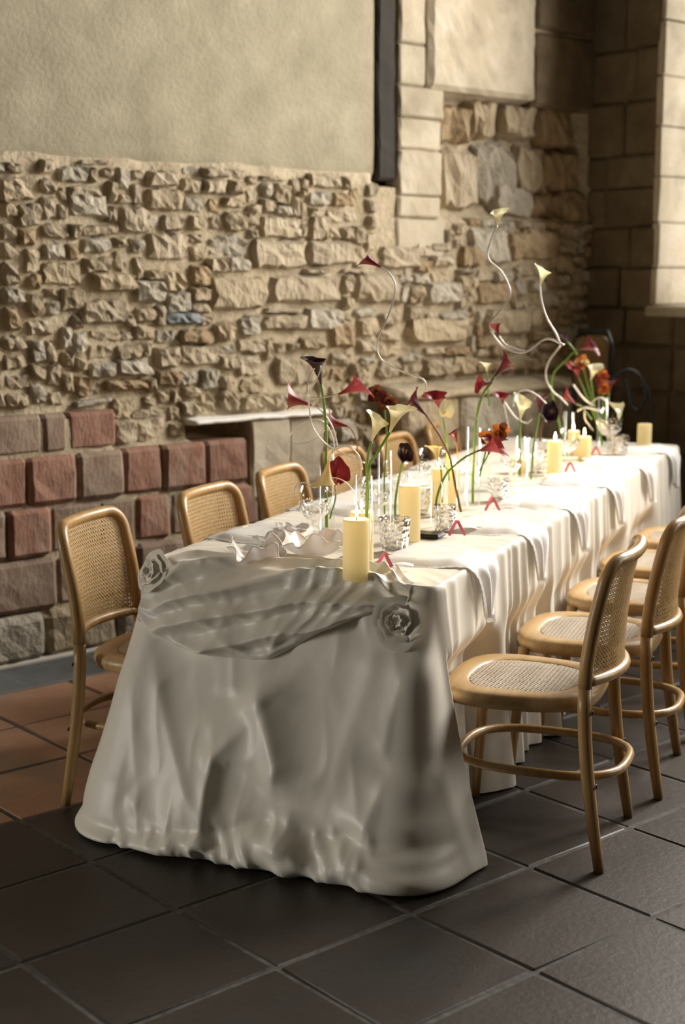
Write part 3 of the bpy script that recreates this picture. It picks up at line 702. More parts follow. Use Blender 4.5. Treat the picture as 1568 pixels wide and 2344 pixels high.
# top surface rings
def top_z(bb, aa):
    return TH + 0.006 + 0.0035 * fbm(bb * 8, aa * 5, 3)
cb = np.clip(per[:, 0], -TW / 2, -TW / 2); ca = np.clip(per[:, 1], TW / 2, TL - TW / 2)
tops = []
for t in np.concatenate([np.linspace(0.0, 0.3, 14), np.linspace(0.36, 1.0, 8)])[::-1]:
    bb = per[:, 0] + (cb - per[:, 0]) * t; aa = per[:, 1] + (ca - per[:, 1]) * t
    rib = 0.006 * (pleat - 0.6) * math.exp(-t * TW / 2 / 0.07) * (1 - frontw)
    zf = 0.004 * fbm(bb * 16, aa * 10 + 3, 3) * frontw * math.exp(-t / 0.3)
    drop = -0.004 * math.exp(-t * 60)
    tops.append(np.stack([bb, aa, top_z(bb, aa) + rib + zf + drop - 0.006 * (t == 0) * 0], -1))
def relax(A, k, wrap=True):                              # lets the drape settle: small smoothing along and across
    for _ in range(k):
        B = A.copy()
        if wrap: B = 0.25 * np.roll(A, 1, 1) + 0.5 * A + 0.25 * np.roll(A, -1, 1)
        else: B[:, 1:-1] = 0.25 * A[:, :-2] + 0.5 * A[:, 1:-1] + 0.25 * A[:, 2:]
        C = B.copy(); C[1:-1] = 0.25 * B[:-2] + 0.5 * B[1:-1] + 0.25 * B[2:]; A = C
    return A
G = np.array(tops + rowsP[1:]); n_t = len(tops)
G[n_t + 6:] = relax(G[n_t + 6:], 2)
cb_ = MB(); cb_.grid(G, closev=True); cb_.f = [f[::-1] for f in cb_.f]
cloth_o = cb_.build('draped_cloth', M_cloth, cl)

# swag gathered across the front between two fabric roses
low = [(322, 1430), (350, 1462), (400, 1490), (480, 1512), (560, 1522), (620, 1520), (680, 1490), (740, 1455), (800, 1432), (870, 1405), (930, 1395)]
lowW = [frontpx(*p) for p in low]; lb = np.array([p[0] for p in lowW]); lz = np.array([p[1] for p in lowW])
U = np.linspace(0, 1, 150); Vv = np.linspace(0, 1, 96); P = np.zeros((len(U), len(Vv), 3))
b0, b1 = -TW + 0.0, -0.055
for i, u in enumerate(U):
    bb = b0 + (b1 - b0) * u; zl = np.interp(bb, lb, lz)
    pinch = float(ss(u, 0, 0.16) * (1 - ss(u, 0.86, 1)))
    top_a = max(0.02, 0.02 + 0.13 * pinch + 0.03 * float(fbm(u * 6, 2.2, 2)) * pinch)
    Lt = top_a; Ld = TH - zl; Ltot = Lt + Ld
    for j, v in enumerate(Vv):
        l = v * Ltot
        x = bb
        # catenary folds: lines of equal depth sag towards the middle, gathered at the roses
        vv = v * (1.15 - 0.3 * (2 * u - 1) ** 2)
        ph = 2 * math.pi * (5.2 * vv + 1.3 * float(fbm(u * 2.3 + 1, v * 1.6, 3)) + 0.9 * u * (1 - v) - 0.5 * abs(2 * u - 1.1))
        f = (1 - abs(math.sin(ph / 2))) ** 0.9
        fine = float(fbm(u * 14 + v * 5, v * 12 - u * 6, 4)) * 0.7 + 0.5 * ((1 - abs(2 * float(vn2(u * 9 + v * 3, v * 6 - u * 4 + 3)) - 1)) ** 2 - 0.35)
        diag = (0.5 + 0.5 * math.cos(2 * math.pi * (u * 12 + v * 2.6 + 2.0 * float(fbm(u * 4, v * 3 + 8, 2))))) ** 2 * float(ss(u, 0.5, 0.75)) * (1 - v)
        h = 0.008 + (0.044 * f + 0.032 * diag) * (0.35 + 0.65 * pinch) + 0.022 * fine
        h = max(h, 0.002) * (0.22 + 0.78 * pinch)
        tuck = float(1 - ss(v, 0.93, 1.0))
        if l < Lt:
            a = Lt - l; z = TH + 0.009 + h * 0.55 * float(ss(v, 0.0, 0.10)); edge = math.exp(-a / 0.015)
            P[i, j] = (x, a - edge * (0.006 + h * 0.6), z - edge * 0.006)
        else:
            z = TH - (l - Lt); o = float(out_front(np.array(x), np.array(z)))
            e = 1 - math.exp(-(l - Lt) / 0.02)
            P[i, j] = (x, -(o * e + 0.008 + 0.004 * e + h * (0.25 + .75 * e)) * 1.0 * (tuck) - (1 - tuck) * (o - 0.006), z + 0.006 + h * 0.4 * (1 - e))
P = relax(P, 1, wrap=False)
sw = MB(); sw.grid(P); sw.f = [f[::-1] for f in sw.f]
swo = sw.build('swag', M_cloth, cl); swo['label'] = 'gathered swag of satin across the front'
def fabric_rose(center, axis, rad, seed, label):
    rr = random.Random(seed); ax = Vector(axis).normalized(); e1 = ax.cross(Vector((0, 0, 1))).normalized(); e2 = ax.cross(e1)
    core = None
    def petal(r0, a0, span, h, bow, lift, name, parent):
        n, m = 22, 7; P = []
        for i in range(n):
            t = i / (n - 1); a = a0 + span * t; env = math.sin(math.pi * min(1, max(0, t * 0.94 + 0.03))) ** 0.45
            row = []
            for j in range(m):
                w = j / (m - 1); r = r0 * (0.72 + 0.30 * w + bow * w * w) * (1 + 0.06 * math.sin(3 * a + seed)) + 0.0022 * math.sin(7 * a + 3 * seed + r0 * 90) * w
                hh = lift + h * env * (w - 0.22 * w ** 3) - 0.25 * rad * (1 - w)
                if j == m - 1: r += 0.005; hh -= 0.004
                row.append(tuple(Vector(center) + e1 * (r * math.cos(a)) + e2 * (r * math.sin(a)) + ax * hh))
            P.append(row)
        b = MB(); b.grid(P); return b.build(name, M_cloth, parent)
    b = MB(); prof = [(rad * 0.98, -0.3 * rad), (rad * 0.85, 0.0), (rad * 0.5, 0.12 * rad), (rad * 0.15, 0.22 * rad), (0.001, 0.24 * rad)]
    Pp = []
    for r, h in prof: Pp.append([tuple(Vector(center) + e1 * (r * math.cos(2 * math.pi * k / 20)) + e2 * (r * math.sin(2 * math.pi * k / 20)) + ax * h) for k in range(20)])
    b.grid(Pp, closev=True); core = b.build('fabric_rose', M_cloth, cl); core['label'] = label
    a = rr.uniform(0, 6)
    for k, (r0, span, h, bow, lift) in enumerate([(0.20, 4.6, 0.55, 0.0, 0.22), (0.32, 3.6, 0.55, 0.05, 0.14), (0.44, 3.0, 0.55, 0.1, 0.08), (0.52, 2.8, 0.5, 0.15, 0.05), (0.62, 2.6, 0.5, 0.2, 0.0),
                                                  (0.70, 2.4, 0.42, 0.28, -0.04), (0.80, 2.3, 0.4, 0.3, -0.08), (0.86, 2.2, 0.36, 0.36, -0.1), (0.92, 2.4, 0.32, 0.4, -0.12)]):
        petal(rad * r0, a, span, rad * h, bow, rad * lift, 'petal', core); a += 2.2 + rr.uniform(-0.2, 0.3)
rb, rz = frontpx(924, 1414)
fabric_rose((rb, -float(out_front(np.array(rb), np.array(rz))) - 0.035, rz), (0.12, -1, 0.25), 0.056, 3, 'rolled satin rose at the near right corner')
rb, rz = frontpx(356, 1322)
fabric_rose((rb - 0.005, -0.025, rz + 0.015), (-0.45, -0.9, 0.5), 0.050, 5, 'rolled satin rose at the near left corner')

# ================================================================== CHAIRS
def cane(mapf, inside, u0, u1, v0, v1, pitch, wid, segs=12):
    b = MB()
    def strand(p, d, off):
        ts = np.linspace(-0.6, 0.6, 241); ins = [inside(p[0] + d[0] * t, p[1] + d[1] * t) for t in ts]
        if not any(ins): return
        t0 = ts[ins.index(True)]; t1 = ts[len(ins) - 1 - ins[::-1].index(True)]
        if t1 - t0 < 0.015: return
        nx, ny = -d[1] * wid / 2, d[0] * wid / 2; row = []
        k = max(2, int((t1 - t0) / 0.4 * segs))
        for q in range(k + 1):
            t = t0 + (t1 - t0) * q / k; x, y = p[0] + d[0] * t, p[1] + d[1] * t
            row.append([mapf(x + nx, y + ny, off), mapf(x - nx, y - ny, off)])
        b.grid(row)
    k = int((u1 - u0) / pitch) + 1; cu, cv = (u0 + u1) / 2, (v0 + v1) / 2
    for i in range(-k, k + 1):
        for sgn in (-1, 1):
            strand((cu + i * pitch + sgn * pitch * 0.17, cv), (0, 1), 0.0006)
            strand((cu, cv + i * pitch + sgn * pitch * 0.17), (1, 0), -0.0006)
    r2 = math.sqrt(0.5)
    for i in range(-2 * k, 2 * k + 1):
        strand((cu + (i + 0.5) * pitch, cv), (r2, r2), 0.0014); strand((cu + (i + 0.5) * pitch, cv), (r2, -r2), -0.0014)
    return b
def post_y(z):                                            # rear post: splayed foot, upright at the seat, leaning back above
    zs = [0.0, 0.12, 0.25, 0.40, 0.48, 0.58, 0.70, 0.80, 0.86]; ys = [-0.262, -0.242, -0.222, -0.208, -0.206, -0.210, -0.230, -0.253, -0.268]
    return float(np.interp(z, zs, ys))
def post_x(z): return float(np.interp(z, [0, 0.45, 0.86], [0.218, 0.203, 0.198]))
BK_TOP, BK_BOT = 0.842, 0.515
def bow(x, d=0.055): return d * (1 - min(1, (x / 0.2) ** 2))
def make_chair():
    c = thing('cane_chair', 'x', 'chair')
    kids = []
    # seat frame
    def outl(a, hw, hd, n=3.0, cy=0.0):
        co, si = math.cos(a), math.sin(a); r = (abs(co) ** n + abs(si) ** n) ** (-1 / n)
        y = si * r * hd + cy; x = co * r * hw * (1 + 0.10 * (y / 0.22)); return x, y
    N = 56; P = []
    for (hw, hd, z, nn) in ((0.150, 0.150, 0.440, 2.9), (0.152, 0.152, 0.456, 2.9), (0.160, 0.160, 0.462, 2.9), (0.208, 0.208, 0.462, 3.0), (0.219, 0.219, 0.455, 3.0), (0.222, 0.222, 0.440, 3.0), (0.214, 0.214, 0.420, 3.0), (0.200, 0.200, 0.415, 3.0), (0.150, 0.150, 0.418, 2.9), (0.150, 0.150, 0.440, 2.9)):
        P.append([(*outl(2 * math.pi * k / N, hw, hd, nn), z) for k in range(N)])
    b = MB(); b.grid(P, closev=True); kids.append(b.build('seat_frame', M_seatwood, c))
    def ins(x, y): return abs(x / (0.153 * (1 + 0.10 * (y / 0.22)))) ** 2.9 + abs(y / 0.153) ** 2.9 < 1
    sc_ = cane(lambda x, y, o: (x, y, 0.4585 + o * 0.8 + 0.003 * max(0, 1 - (x * x + y * y) / 0.023)), ins, -0.16, 0.16, -0.16, 0.16, 0.0125, 0.0040, 5)
    kids.append(sc_.build('seat_cane', M_seatcane, c, smooth=False))
    # front legs
    for sx in (-1, 1):
        b = MB(); b.tube([(sx * 0.212, 0.205, 0.0), (sx * 0.207, 0.195, 0.15), (sx * 0.200, 0.182, 0.30), (sx * 0.196, 0.172, 0.43)], [0.0125, 0.0150, 0.0175, 0.0185], 12)
        kids.append(b.build('leg', M_wood, c))
    # rear legs up to the seat, back hoop above, in one line
    for sx in (-1, 1):
        zs = [0, 0.06, 0.12, 0.2, 0.28, 0.36, 0.44, 0.50]; b = MB()
        b.tube([(sx * post_x(z), post_y(z), z) for z in zs], [0.0145, 0.0158, 0.0170, 0.0180, 0.0185, 0.0188, 0.0188, 0.0188], 12, up=(1, 0, 0))
        kids.append(b.build('leg', M_wood, c))
        for z in (0.235, 0.435):
            s_ = MB(); s_.lathe([(0.0001, 0.003), (0.006, 0.003), (0.007, 0.0)], 8); me = s_.mesh('screw', M_screw); o = link('screw', me, kids[-1], (sx * post_x(z), post_y(z) - 0.0215, z)); o.rotation_euler = (R(90), 0, 0); KIDS.setdefault(kids[-1].name, []).append(o)
    pts = []; rad = []; rcn = 0.055
    for z in (0.50, 0.56, 0.62, 0.68, 0.74, BK_TOP - rcn): pts.append((-post_x(z), post_y(z) , z)); rad.append(0.0188)
    for k in range(1, 6):
        a = k / 6 * math.pi / 2; x = -post_x(.84) + rcn * (1 - math.cos(a)); z = BK_TOP - rcn + rcn * math.sin(a); pts.append((x, post_y(z) - bow(x, 0.04) * 0.8, z)); rad.append(0.0184)
    for k in range(9):
        x = -post_x(.84) + rcn + (2 * (post_x(.84) - rcn)) * k / 8; pts.append((x, post_y(BK_TOP) - bow(x, 0.04) * 0.8 - 0.004, BK_TOP)); rad.append(0.0180)
    P2 = [(-p[0], p[1], p[2]) for p in pts[:11]][::-1]
    pts += P2; rad += rad[:11][::-1]
    b = MB(); sp = [Vector(p) for p in pts]; b.tube(sp, rad, 12)
    kids.append(b.build('back_hoop', M_wood, c))
    b = MB(); pts = [(x, post_y(BK_BOT) - bow(x, 0.062), BK_BOT) for x in np.linspace(-0.2, 0.2, 17)]; b.tube(pts, [(0.0165, 0.0155)] * 17, 12, up=(0, 0, 1)); kids.append(b.build('lower_rail', M_wood, c))
    def binside(x, z): return abs(x / 0.19) ** 9 + abs((z - (BK_TOP + BK_BOT) / 2) / ((BK_TOP - BK_BOT) / 2)) ** 9 < 1
    def bmap(x, z, o):
        t = (z - BK_BOT) / (BK_TOP - BK_BOT); return (x, post_y(z) - bow(x, 0.062 * (1 - t) + 0.034 * t) + o, z)
    bc = cane(bmap, binside, -0.19, 0.19, BK_BOT, BK_TOP, 0.0128, 0.0028, 12)
    kids.append(bc.build('back_cane', M_cane, c, smooth=False))
    # bentwood ring under the seat
    pts = []
    for k in range(40):
        a = 2 * math.pi * k / 40; co, si = math.cos(a), math.sin(a); n = 2.9; r = (abs(co) ** n + abs(si) ** n) ** (-1 / n)
        pts.append((co * r * 0.188, si * r * 0.235 - 0.055, 0.245))
    b = MB(); b.tube(pts, 0.0125, 10, closed=True); kids.append(b.build('ring_stretcher', M_wood, c))
    KIDS[c.name] = kids
    return c
chair0 = make_chair()
first = True
for side, lst in (('right', CH_R), ('left', CH_L)):
    for i, (a, bq, rz_) in enumerate(lst):
        if side == 'right' and i > 4: continue
        c = chair0 if first else copy_tree(chair0); first = False
        c.location = tw(bq, a, 0); c.rotation_euler = (0, 0, ROT_T + R(rz_))
        c['label'] = ('oak cane-back chair on the %s side of the table, %s from the near end' % (side, ORD[i])) if i else 'oak cane-back chair on the %s side, nearest to the camera' % side
        c['group'] = 'cane chairs along the table'

# ================================================================== THINGS ON THE TABLE
TZ = TH + 0.009
# ------------------------------------------------------------------ pillar candles
def candle(px, py, rad, h, label, lit=True, power=1.1):
    p = onz(px, py, TZ); p.z = TZ
    c = thing('pillar_candle', label, 'candle', p, random.uniform(0, 6), 'pillar candles on the table')
    b = MB(); b.lathe([(0.001, 0), (rad * 0.98, 0.0), (rad, 0.003), (rad, h - 0.008), (rad * 0.985, h - 0.002), (rad * 0.93, h), (rad * 0.80, h - 0.003), (rad * 0.4, h - 0.007), (0.001, h - 0.008)], 32)
    b.build('wax', M_wax, c)
    b = MB(); b.tube([(0, 0, h - 0.009), (0.001, 0, h + 0.004), (0.003, 0, h + 0.010)], 0.0012, 6); b.build('wick', M_wick, c)
    if lit:
        b = MB(); fh = 0.034; b.lathe([(0.0004, 0.0), (0.0035, 0.004), (0.0054, 0.010), (0.0050, 0.016), (0.0032, 0.024), (0.0012, 0.031), (0.0002, fh)], 12, c=(0.002, 0, h + 0.005)); b.build('flame', M_flame, c)
        ld = bpy.data.lights.new('flame_light', 'POINT'); ld.energy = power; ld.color = (1.0, 0.62, 0.25); ld.shadow_soft_size = 0.012
        lo = bpy.data.objects.new('flame_light', ld); COL.objects.link(lo); lo.parent = c; lo.location = (0.002, 0, h + 0.022)
    return c
candle(815, 1326, 0.0365, 0.168, 'lit ivory pillar candle at the near edge, in front of all others')
candle(828, 1288, 0.0345, 0.150, 'lit pillar candle directly behind the nearest candle')
candle(937, 1236, 0.0345, 0.175, 'lit ivory pillar candle behind the cut-glass tumbler, beside a black lily')
candle(1003, 1180, 0.022, 0.165, 'lit slim pale candle deep among the vases, left of a slightly taller one')
candle(1038, 1168, 0.020, 0.150, 'lit slim candle beside the brown curved stem among the vases')
candle(1186, 1082, 0.034, 0.062, 'lit short squat pillar candle halfway down the table')
candle(1268, 1086, 0.031, 0.140, 'lit tall pillar candle right of the squat one')
candle(1337, 1052, 0.030, 0.105, 'lit pillar candle near the far end, left of the big goblet')
candle(1312, 1040, 0.028, 0.110, 'lit pillar candle farthest back among the lit ones')
candle(1474, 1026, 0.034, 0.118, 'unlit white pillar candle standing alone at the far end', lit=False)

# ------------------------------------------------------------------ glassware
def lathe_obj(name, prof, m, parent, n=24): b = MB(); b.lathe(prof, n); return b.build(name, m, parent)
def cut_bowl(name, prof, m, parent, n=32, amp=0.03, twist=2.0):
    P = []
    for i, (r, z) in enumerate(prof): P.append([(r * (1 + amp * math.cos(16 * 2 * math.pi * k / n)) * math.cos(2 * math.pi * k / n + i * 0.05 * twist), r * (1 + amp * math.cos(16 * 2 * math.pi * k / n)) * math.sin(2 * math.pi * k / n + i * 0.05 * twist), z) for k in range(n)])
    b = MB(); b.grid(P, closev=True); return b.build(name, m, parent, smooth=False)
def goblet(pos, label, s=1.0):
    g = thing('crystal_goblet', label, 'glass', pos, random.uniform(0, 6), 'crystal goblets on the table')
    lathe_obj('foot', [(0.001, 0.008 * s), (0.012 * s, 0.006 * s), (0.034 * s, 0.002 * s), (0.034 * s, 0.0), (0.001, 0.0)], M_glass, g)
    lathe_obj('glass_stem', [(0.0075 * s, 0.006 * s), (0.005 * s, 0.02 * s), (0.0045 * s, 0.05 * s), (0.009 * s, 0.068 * s)], M_crystal, g, 10)
    z0 = 0.066 * s
    cut_bowl('bowl', [(0.002, z0), (0.025 * s, z0 + 0.008 * s), (0.041 * s, z0 + 0.028 * s), (0.047 * s, z0 + 0.052 * s), (0.0475 * s, z0 + 0.062 * s)], M_crystal, g)
    lathe_obj('rim', [(0.0475 * s, z0 + 0.062 * s), (0.047 * s, z0 + 0.088 * s), (0.0465 * s, z0 + 0.105 * s), (0.0455 * s, z0 + 0.105 * s), (0.046 * s, z0 + 0.065 * s), (0.038 * s, z0 + 0.03 * s), (0.002, z0 + 0.012 * s)], M_glass, g, 32)
    return g
def tumbler(pos, label, s=1.0):
    g = thing('cut_tumbler', label, 'glass', pos, random.uniform(0, 6), 'cut tumblers on the table')
    lathe_obj('glass_base', [(0.001, 0.0), (0.033 * s, 0.0), (0.034 * s, 0.012 * s), (0.001, 0.014 * s)], M_crystal, g, 20)
    cut_bowl('fluted_wall', [(0.034 * s, 0.002), (0.0365 * s, 0.03 * s), (0.039 * s, 0.06 * s), (0.041 * s, 0.088 * s), (0.039 * s, 0.088 * s), (0.036 * s, 0.05 * s), (0.032 * s, 0.016 * s)], M_crystal, g, 48, amp=0.02, twist=0.0)
    return g
def vase(pos, label, h=0.27, r=0.0275, water=0.5):
    g = thing('cylinder_vase', label, 'vase', pos, random.uniform(0, 6), 'clear cylinder vases on the table')
    lathe_obj('glass_wall', [(0.001, 0.0), (r, 0.0), (r, 0.004), (r, h), (r * 0.93, h), (r * 0.93, 0.012), (0.001, 0.010)], M_glass, g, 28)
    lathe_obj('water', [(0.001, 0.013), (r * 0.90, 0.013), (r * 0.90, h * water), (0.001, h * water)], M_water, g, 24)
    return g
def tp(px, py): v = onz(px, py, TZ); return v
goblet(tp(720, 1243), 'large crystal goblet with cut bowl beside the ruffled dishes', 1.05)
goblet(tp(858, 1212), 'crystal goblet behind the cut tumbler, left of the black lily', 1.0)
goblet(tp(988, 1150), 'crystal goblet rising behind the slim candles', 1.15)
goblet(tp(1393, 1040), 'big blurred goblet at the far end of the table', 1.25)
goblet(tp(1168, 1118), 'crystal goblet behind the folded ribbon of the third setting', 0.9)
goblet(tp(1225, 1095), 'crystal goblet between the squat candle and the tall candle', 0.95)
goblet(tp(1300, 1068), 'crystal goblet right of the tall candle toward the far end', 0.95)
goblet(tp(905, 1165), 'crystal goblet at the left side behind the second candle', 1.0)
tumbler(tp(903, 1262), 'fluted cut-glass tumbler in front of the second lit candle', 1.18)
tumbler(tp(1018, 1214), 'fluted tumbler at the second setting beside a bud vase', 0.95)
tumbler(tp(1140, 1146), 'fluted tumbler at the third setting', 0.95)
tumbler(tp(1235, 1080), 'fluted tumbler left of the tall candle', 0.95)
tumbler(tp(1418, 1040), 'fluted tumbler at the far end beside the big goblet', 1.0)
tumbler(tp(965, 1175), 'fluted tumbler left of the slim candles', 0.95)
VASES = {}
for key, px, py, lab, h, r in [('v1', 832, 1305, 'clear cylinder vase holding two cream lilies behind the nearest candle', 0.27, 0.0265), ('v2', 748, 1230, 'tall clear vase with the dark purple lily beside the big goblet', 0.27, 0.0275),
                              ('v4', 905, 1212, 'slim clear vase holding the round black lily', 0.16, 0.022), ('v5', 1055, 1185, 'slim clear vase with the brown curving stem', 0.20, 0.020),
                              ('v6', 998, 1205, 'slim clear vase with the arching green stem of the red star lily', 0.15, 0.022), ('v3', 1082, 1165, 'tall empty-topped vase holding the wine-coloured lily', 0.29, 0.0285),
                              ('v7', 1190, 1100, 'slim vase with a cream lily behind the squat candle', 0.18, 0.024), ('v8', 1215, 1108, 'slim vase holding a green stem left of the tall candle', 0.17, 0.023),
                              ('v9', 1300, 1055, 'vase with the long green stem toward the far end', 0.22, 0.026), ('v10', 1378, 1029, 'vase under the orange blooms at the far end', 0.25, 0.03),
                              ('v11', 1106, 1122, 'vase with crossing stems behind the wine-coloured lily', 0.24, 0.026), ('v12', 880, 1190, 'vase of bronze orchids at the left of the centre', 0.24, 0.026)]:
    p = tp(px, py); VASES[key] = p; vase(p, lab, h, r)

# ------------------------------------------------------------------ lilies and orchids
def spathe(b, base, d, e, L, Rw, openness=1.0, roll=0.0):
    Rw = Rw * 0.72
    d = Vector(d).normalized(); e = Vector(e); e = (e - d * e.dot(d))
    if e.length < 1e-4: e = d.orthogonal()
    e.normalize(); f = d.cross(e); nu, nt = 11, 26; P = []
    for i in range(nu):
        u = i / (nu - 1); row = []
        for k in range(nt):
            th = -math.pi * 0.97 + 2 * math.pi * 0.97 * k / (nt - 1); c = (1 + math.cos(th)) / 2
            ln = L * (0.74 + 0.20 * c + 0.09 * c ** 5)
            r = 0.0028 + Rw * (0.20 * u + 0.60 * u ** 1.5 + 0.28 * openness * u ** 5) * (1 - 0.10 * c)
            x = r * math.cos(th) + Rw * openness * 0.38 * (c ** 3) * u ** 5; y = r * math.sin(th) * (1 - 0.15 * c * u)
            ax = ln * u - 0.07 * L * openness * u ** 6 * (1 - c) - 0.05 * L * openness * u ** 8 * c ** 4
            wav = 0.17 * Rw * math.sin(5 * th + roll) * u ** 3
            row.append(tuple(Vector(base) + d * ax + e * (x + wav) + f * y))
        P.append(row)
    b.grid(P)
def lily(label, pts, d, e, L, Rw, col, stem=None, sr=0.0038, openness=1.0, taper=0.8, group='lilies on the table', spad=True, name='calla_lily'):
    base = pts[0]; g = thing(name, label, 'flower', base, 0, group)
    loc = [Vector(p) - base for p in pts]; sp = spline(loc, 10) if len(loc) > 2 else loc
    b = MB(); n = len(sp); b.tube(sp, [sr * (1 - (1 - taper) * i / (n - 1)) for i in range(n)], 8); b.build('stem', stem or M_green, g)
    b = MB(); spathe(b, sp[-1], d, e, L, Rw, openness, roll=random.uniform(0, 6)); b.build('spathe', FL[col], g)
    if spad:
        dd = Vector(d).normalized(); b = MB(); b.tube([sp[-1] + dd * (L * 0.15), sp[-1] + dd * (L * 0.4), sp[-1] + dd * (L * 0.6)], [0.002, 0.0035, 0.001], 8); b.build('spadix', M_spadix, g)
    return g
def pd(px0, py0, px1, py1, Y=4.0, depth=0.0):             # photo direction -> world vector
    v = atY(px1, py1, Y) - atY(px0, py0, Y); v = v.normalized(); v.y += depth; return v
def pts(Y, *pp, dz=None): return [atY(x, y, Y + (0 if dz is None else dz * k)) for k, (x, y) in enumerate(pp)]
def inv(key, f=0.02): p = VASES[key].copy(); p.z += f; return p
Y1, Y2, Y3, Y4, Y5, Y6 = [VASES[k].y for k in ('v1', 'v2', 'v3', 'v4', 'v5', 'v6')]
lily('black-purple calla lily on a straight green stem, highest of the near group', [inv('v2')] + pts(Y2, (746, 1090), (747, 1000), (742, 930), (735, 880)), pd(735, 880, 720, 822, Y2, -0.2), pd(735, 822, 692, 826, Y2), 0.105, 0.040, 'black', sr=0.005)
lily('cream calla lily, lower of the pair behind the nearest candle', [inv('v1')] + pts(Y1, (841, 1150), (840, 1060), (850, 1010)), pd(850, 1010, 868, 950, Y1, -0.25), pd(868, 950, 845, 930, Y1), 0.088, 0.036, 'white', sr=0.0045)
lily('cream calla lily, upper and larger of the pair behind the nearest candle', [inv('v1', 0.05) + Vector((0.008, 0.01, 0))] + pts(Y1 + 0.02, (842, 1085), (862, 1040), (892, 990)), pd(892, 990, 918, 925, Y1, -0.25), pd(900, 925, 945, 950, Y1), 0.098, 0.040, 'white', sr=0.0045)
lily('round black calla lily seen from the front on a bending stem', [inv('v4')] + pts(Y4, (905, 1150), (912, 1100), (921, 1060)), pd(921, 1060, 934, 1005, Y4, -0.9), pd(930, 1060, 932, 1000, Y4), 0.062, 0.036, 'black', sr=0.0042, spad=False)
lily('coral-red calla lily flaring to the far left of the near group', pts(Y2, (775, 1035), (762, 980), (735, 940), (713, 928)), pd(713, 928, 655, 905, Y2), pd(655, 920, 650, 875, Y2), 0.098, 0.044, 'pink', M_silver, sr=0.0026)
lily('coral-red calla lily pointing sideways above the cream pair', pts(Y2 - 0.02, (772, 904), (772, 903.5), (774, 903)), pd(770, 905, 835, 880, Y2), pd(820, 880, 842, 905, Y2), 0.105, 0.045, 'pink', M_silver, sr=0.0024)
lily('small red calla lily nodding left of the cream pair', pts(Y2 + 0.1, (818, 1035), (816, 1010), (806, 985), (796, 976)), pd(806, 985, 762, 972, Y2), pd(780, 980, 775, 955, Y2), 0.075, 0.034, 'red', M_brownstem, sr=0.0022)
lily('rounded red calla lily just above the big goblet', [inv('v2', 0.06) + Vector((0.01, 0.0, 0))] + pts(Y2 - 0.03, (768, 1140), (766, 1112)), pd(766, 1112, 778, 1065, Y2, -0.7), pd(770, 1100, 775, 1060, Y2), 0.075, 0.052, 'red', M_green, sr=0.0028)
lily('pale yellow calla lily hanging upside down over the big goblet', pts(Y2 - 0.08, (830, 1075), (820, 1040), (790, 1022), (762, 1035), (753, 1052)), pd(753, 1052, 738, 1120, Y2), pd(750, 1110, 715, 1125, Y2), 0.10, 0.048, 'yellow', M_silver, sr=0.0022)
lily('red calla lily high on a snaking silver stem against the wall', pts(4.6, (976, 895), (968, 868), (920, 850), (872, 822), (864, 778), (890, 720), (905, 660), (893, 628), (872, 611)), pd(872, 611, 838, 596, 4.6), pd(850, 600, 826, 615, 4.6), 0.075, 0.028, 'red', M_silver, sr=0.0030)
lily('dark red calla lily with a long brown stem curving down to the vases', [inv('v5')] + pts(Y5, (1042, 1110), (1030, 1050), (1008, 1000), (975, 950)), pd(975, 950, 935, 905, Y5), pd(950, 930, 925, 880, Y5), 0.095, 0.042, 'darkred', M_brownstem, sr=0.0045)
lily('crimson calla lily left of the cream bud above the slim candles', pts(Y5 + 0.2, (1024, 1080), (1020, 1000), (1012, 945), (1006, 935)), pd(1006, 935, 995, 900, Y5, -0.4), pd(1000, 920, 975, 915, Y5), 0.07, 0.046, 'red', M_green, sr=0.003)
lily('open cream calla lily seen end-on above the slim candles', pts(Y5 + 0.1, (1028, 1100), (1024, 1020), (1016, 965), (1014, 952)), pd(1014, 952, 1022, 932, Y5, -1.2), pd(1014, 952, 1020, 925, Y5), 0.055, 0.036, 'white', sr=0.003)
lily('small cream lily drooping among the slim candles', pts(Y5, (1012, 1150), (1010, 1080), (1004, 1058)), pd(1004, 1058, 990, 1010, Y5), pd(1000, 1040, 980, 1030, Y5), 0.07, 0.028, 'yellow', sr=0.003)
lily('small wine-red lily just left of the tall empty-topped vase', pts(Y3, (1050, 1120), (1048, 1060), (1046, 1012)), pd(1046, 1012, 1038, 985, Y3), pd(1040, 1000, 1055, 985, Y3), 0.05, 0.026, 'darkred', M_brownstem, sr=0.0025)
lily('wine-red calla lily on an upright green stem in the middle of the table', [inv('v3')] + pts(Y3, (1083, 1080), (1088, 985), (1100, 915), (1132, 862)), pd(1132, 862, 1168, 820, Y3), pd(1140, 850, 1115, 870, Y3), 0.095, 0.042, 'darkred', sr=0.0048)
lily('bright red spathe spreading below the wine-red lily', pts(Y3 - 0.02, (1090, 960), (1105, 905), (1126, 876)), pd(1140, 860, 1112, 862, Y3, -0.3), pd(1130, 850, 1112, 866, Y3), 0.062, 0.034, 'red', sr=0.003)
lily('star-shaped red calla lily arching over the second setting', [inv('v6')] + pts(Y6, (1000, 1140), (1022, 1085), (1060, 1050), (1092, 1033)), pd(1092, 1033, 1140, 1020, Y6, -0.3), pd(1120, 1020, 1140, 1050, Y6), 0.10, 0.050, 'pink', sr=0.0042)
lily('short pink lily head behind the star-shaped red lily', pts(Y6 + 0.1, (1098, 1078), (1108, 1058), (1118, 1040)), pd(1118, 1040, 1132, 995, Y6, -0.2), pd(1130, 1000, 1150, 1010, Y6), 0.07, 0.042, 'red', sr=0.0028)
Y7, Y8, Y9, Y10, Y11, Y12 = [VASES[k].y for k in ('v7', 'v8', 'v9', 'v10', 'v11', 'v12')]
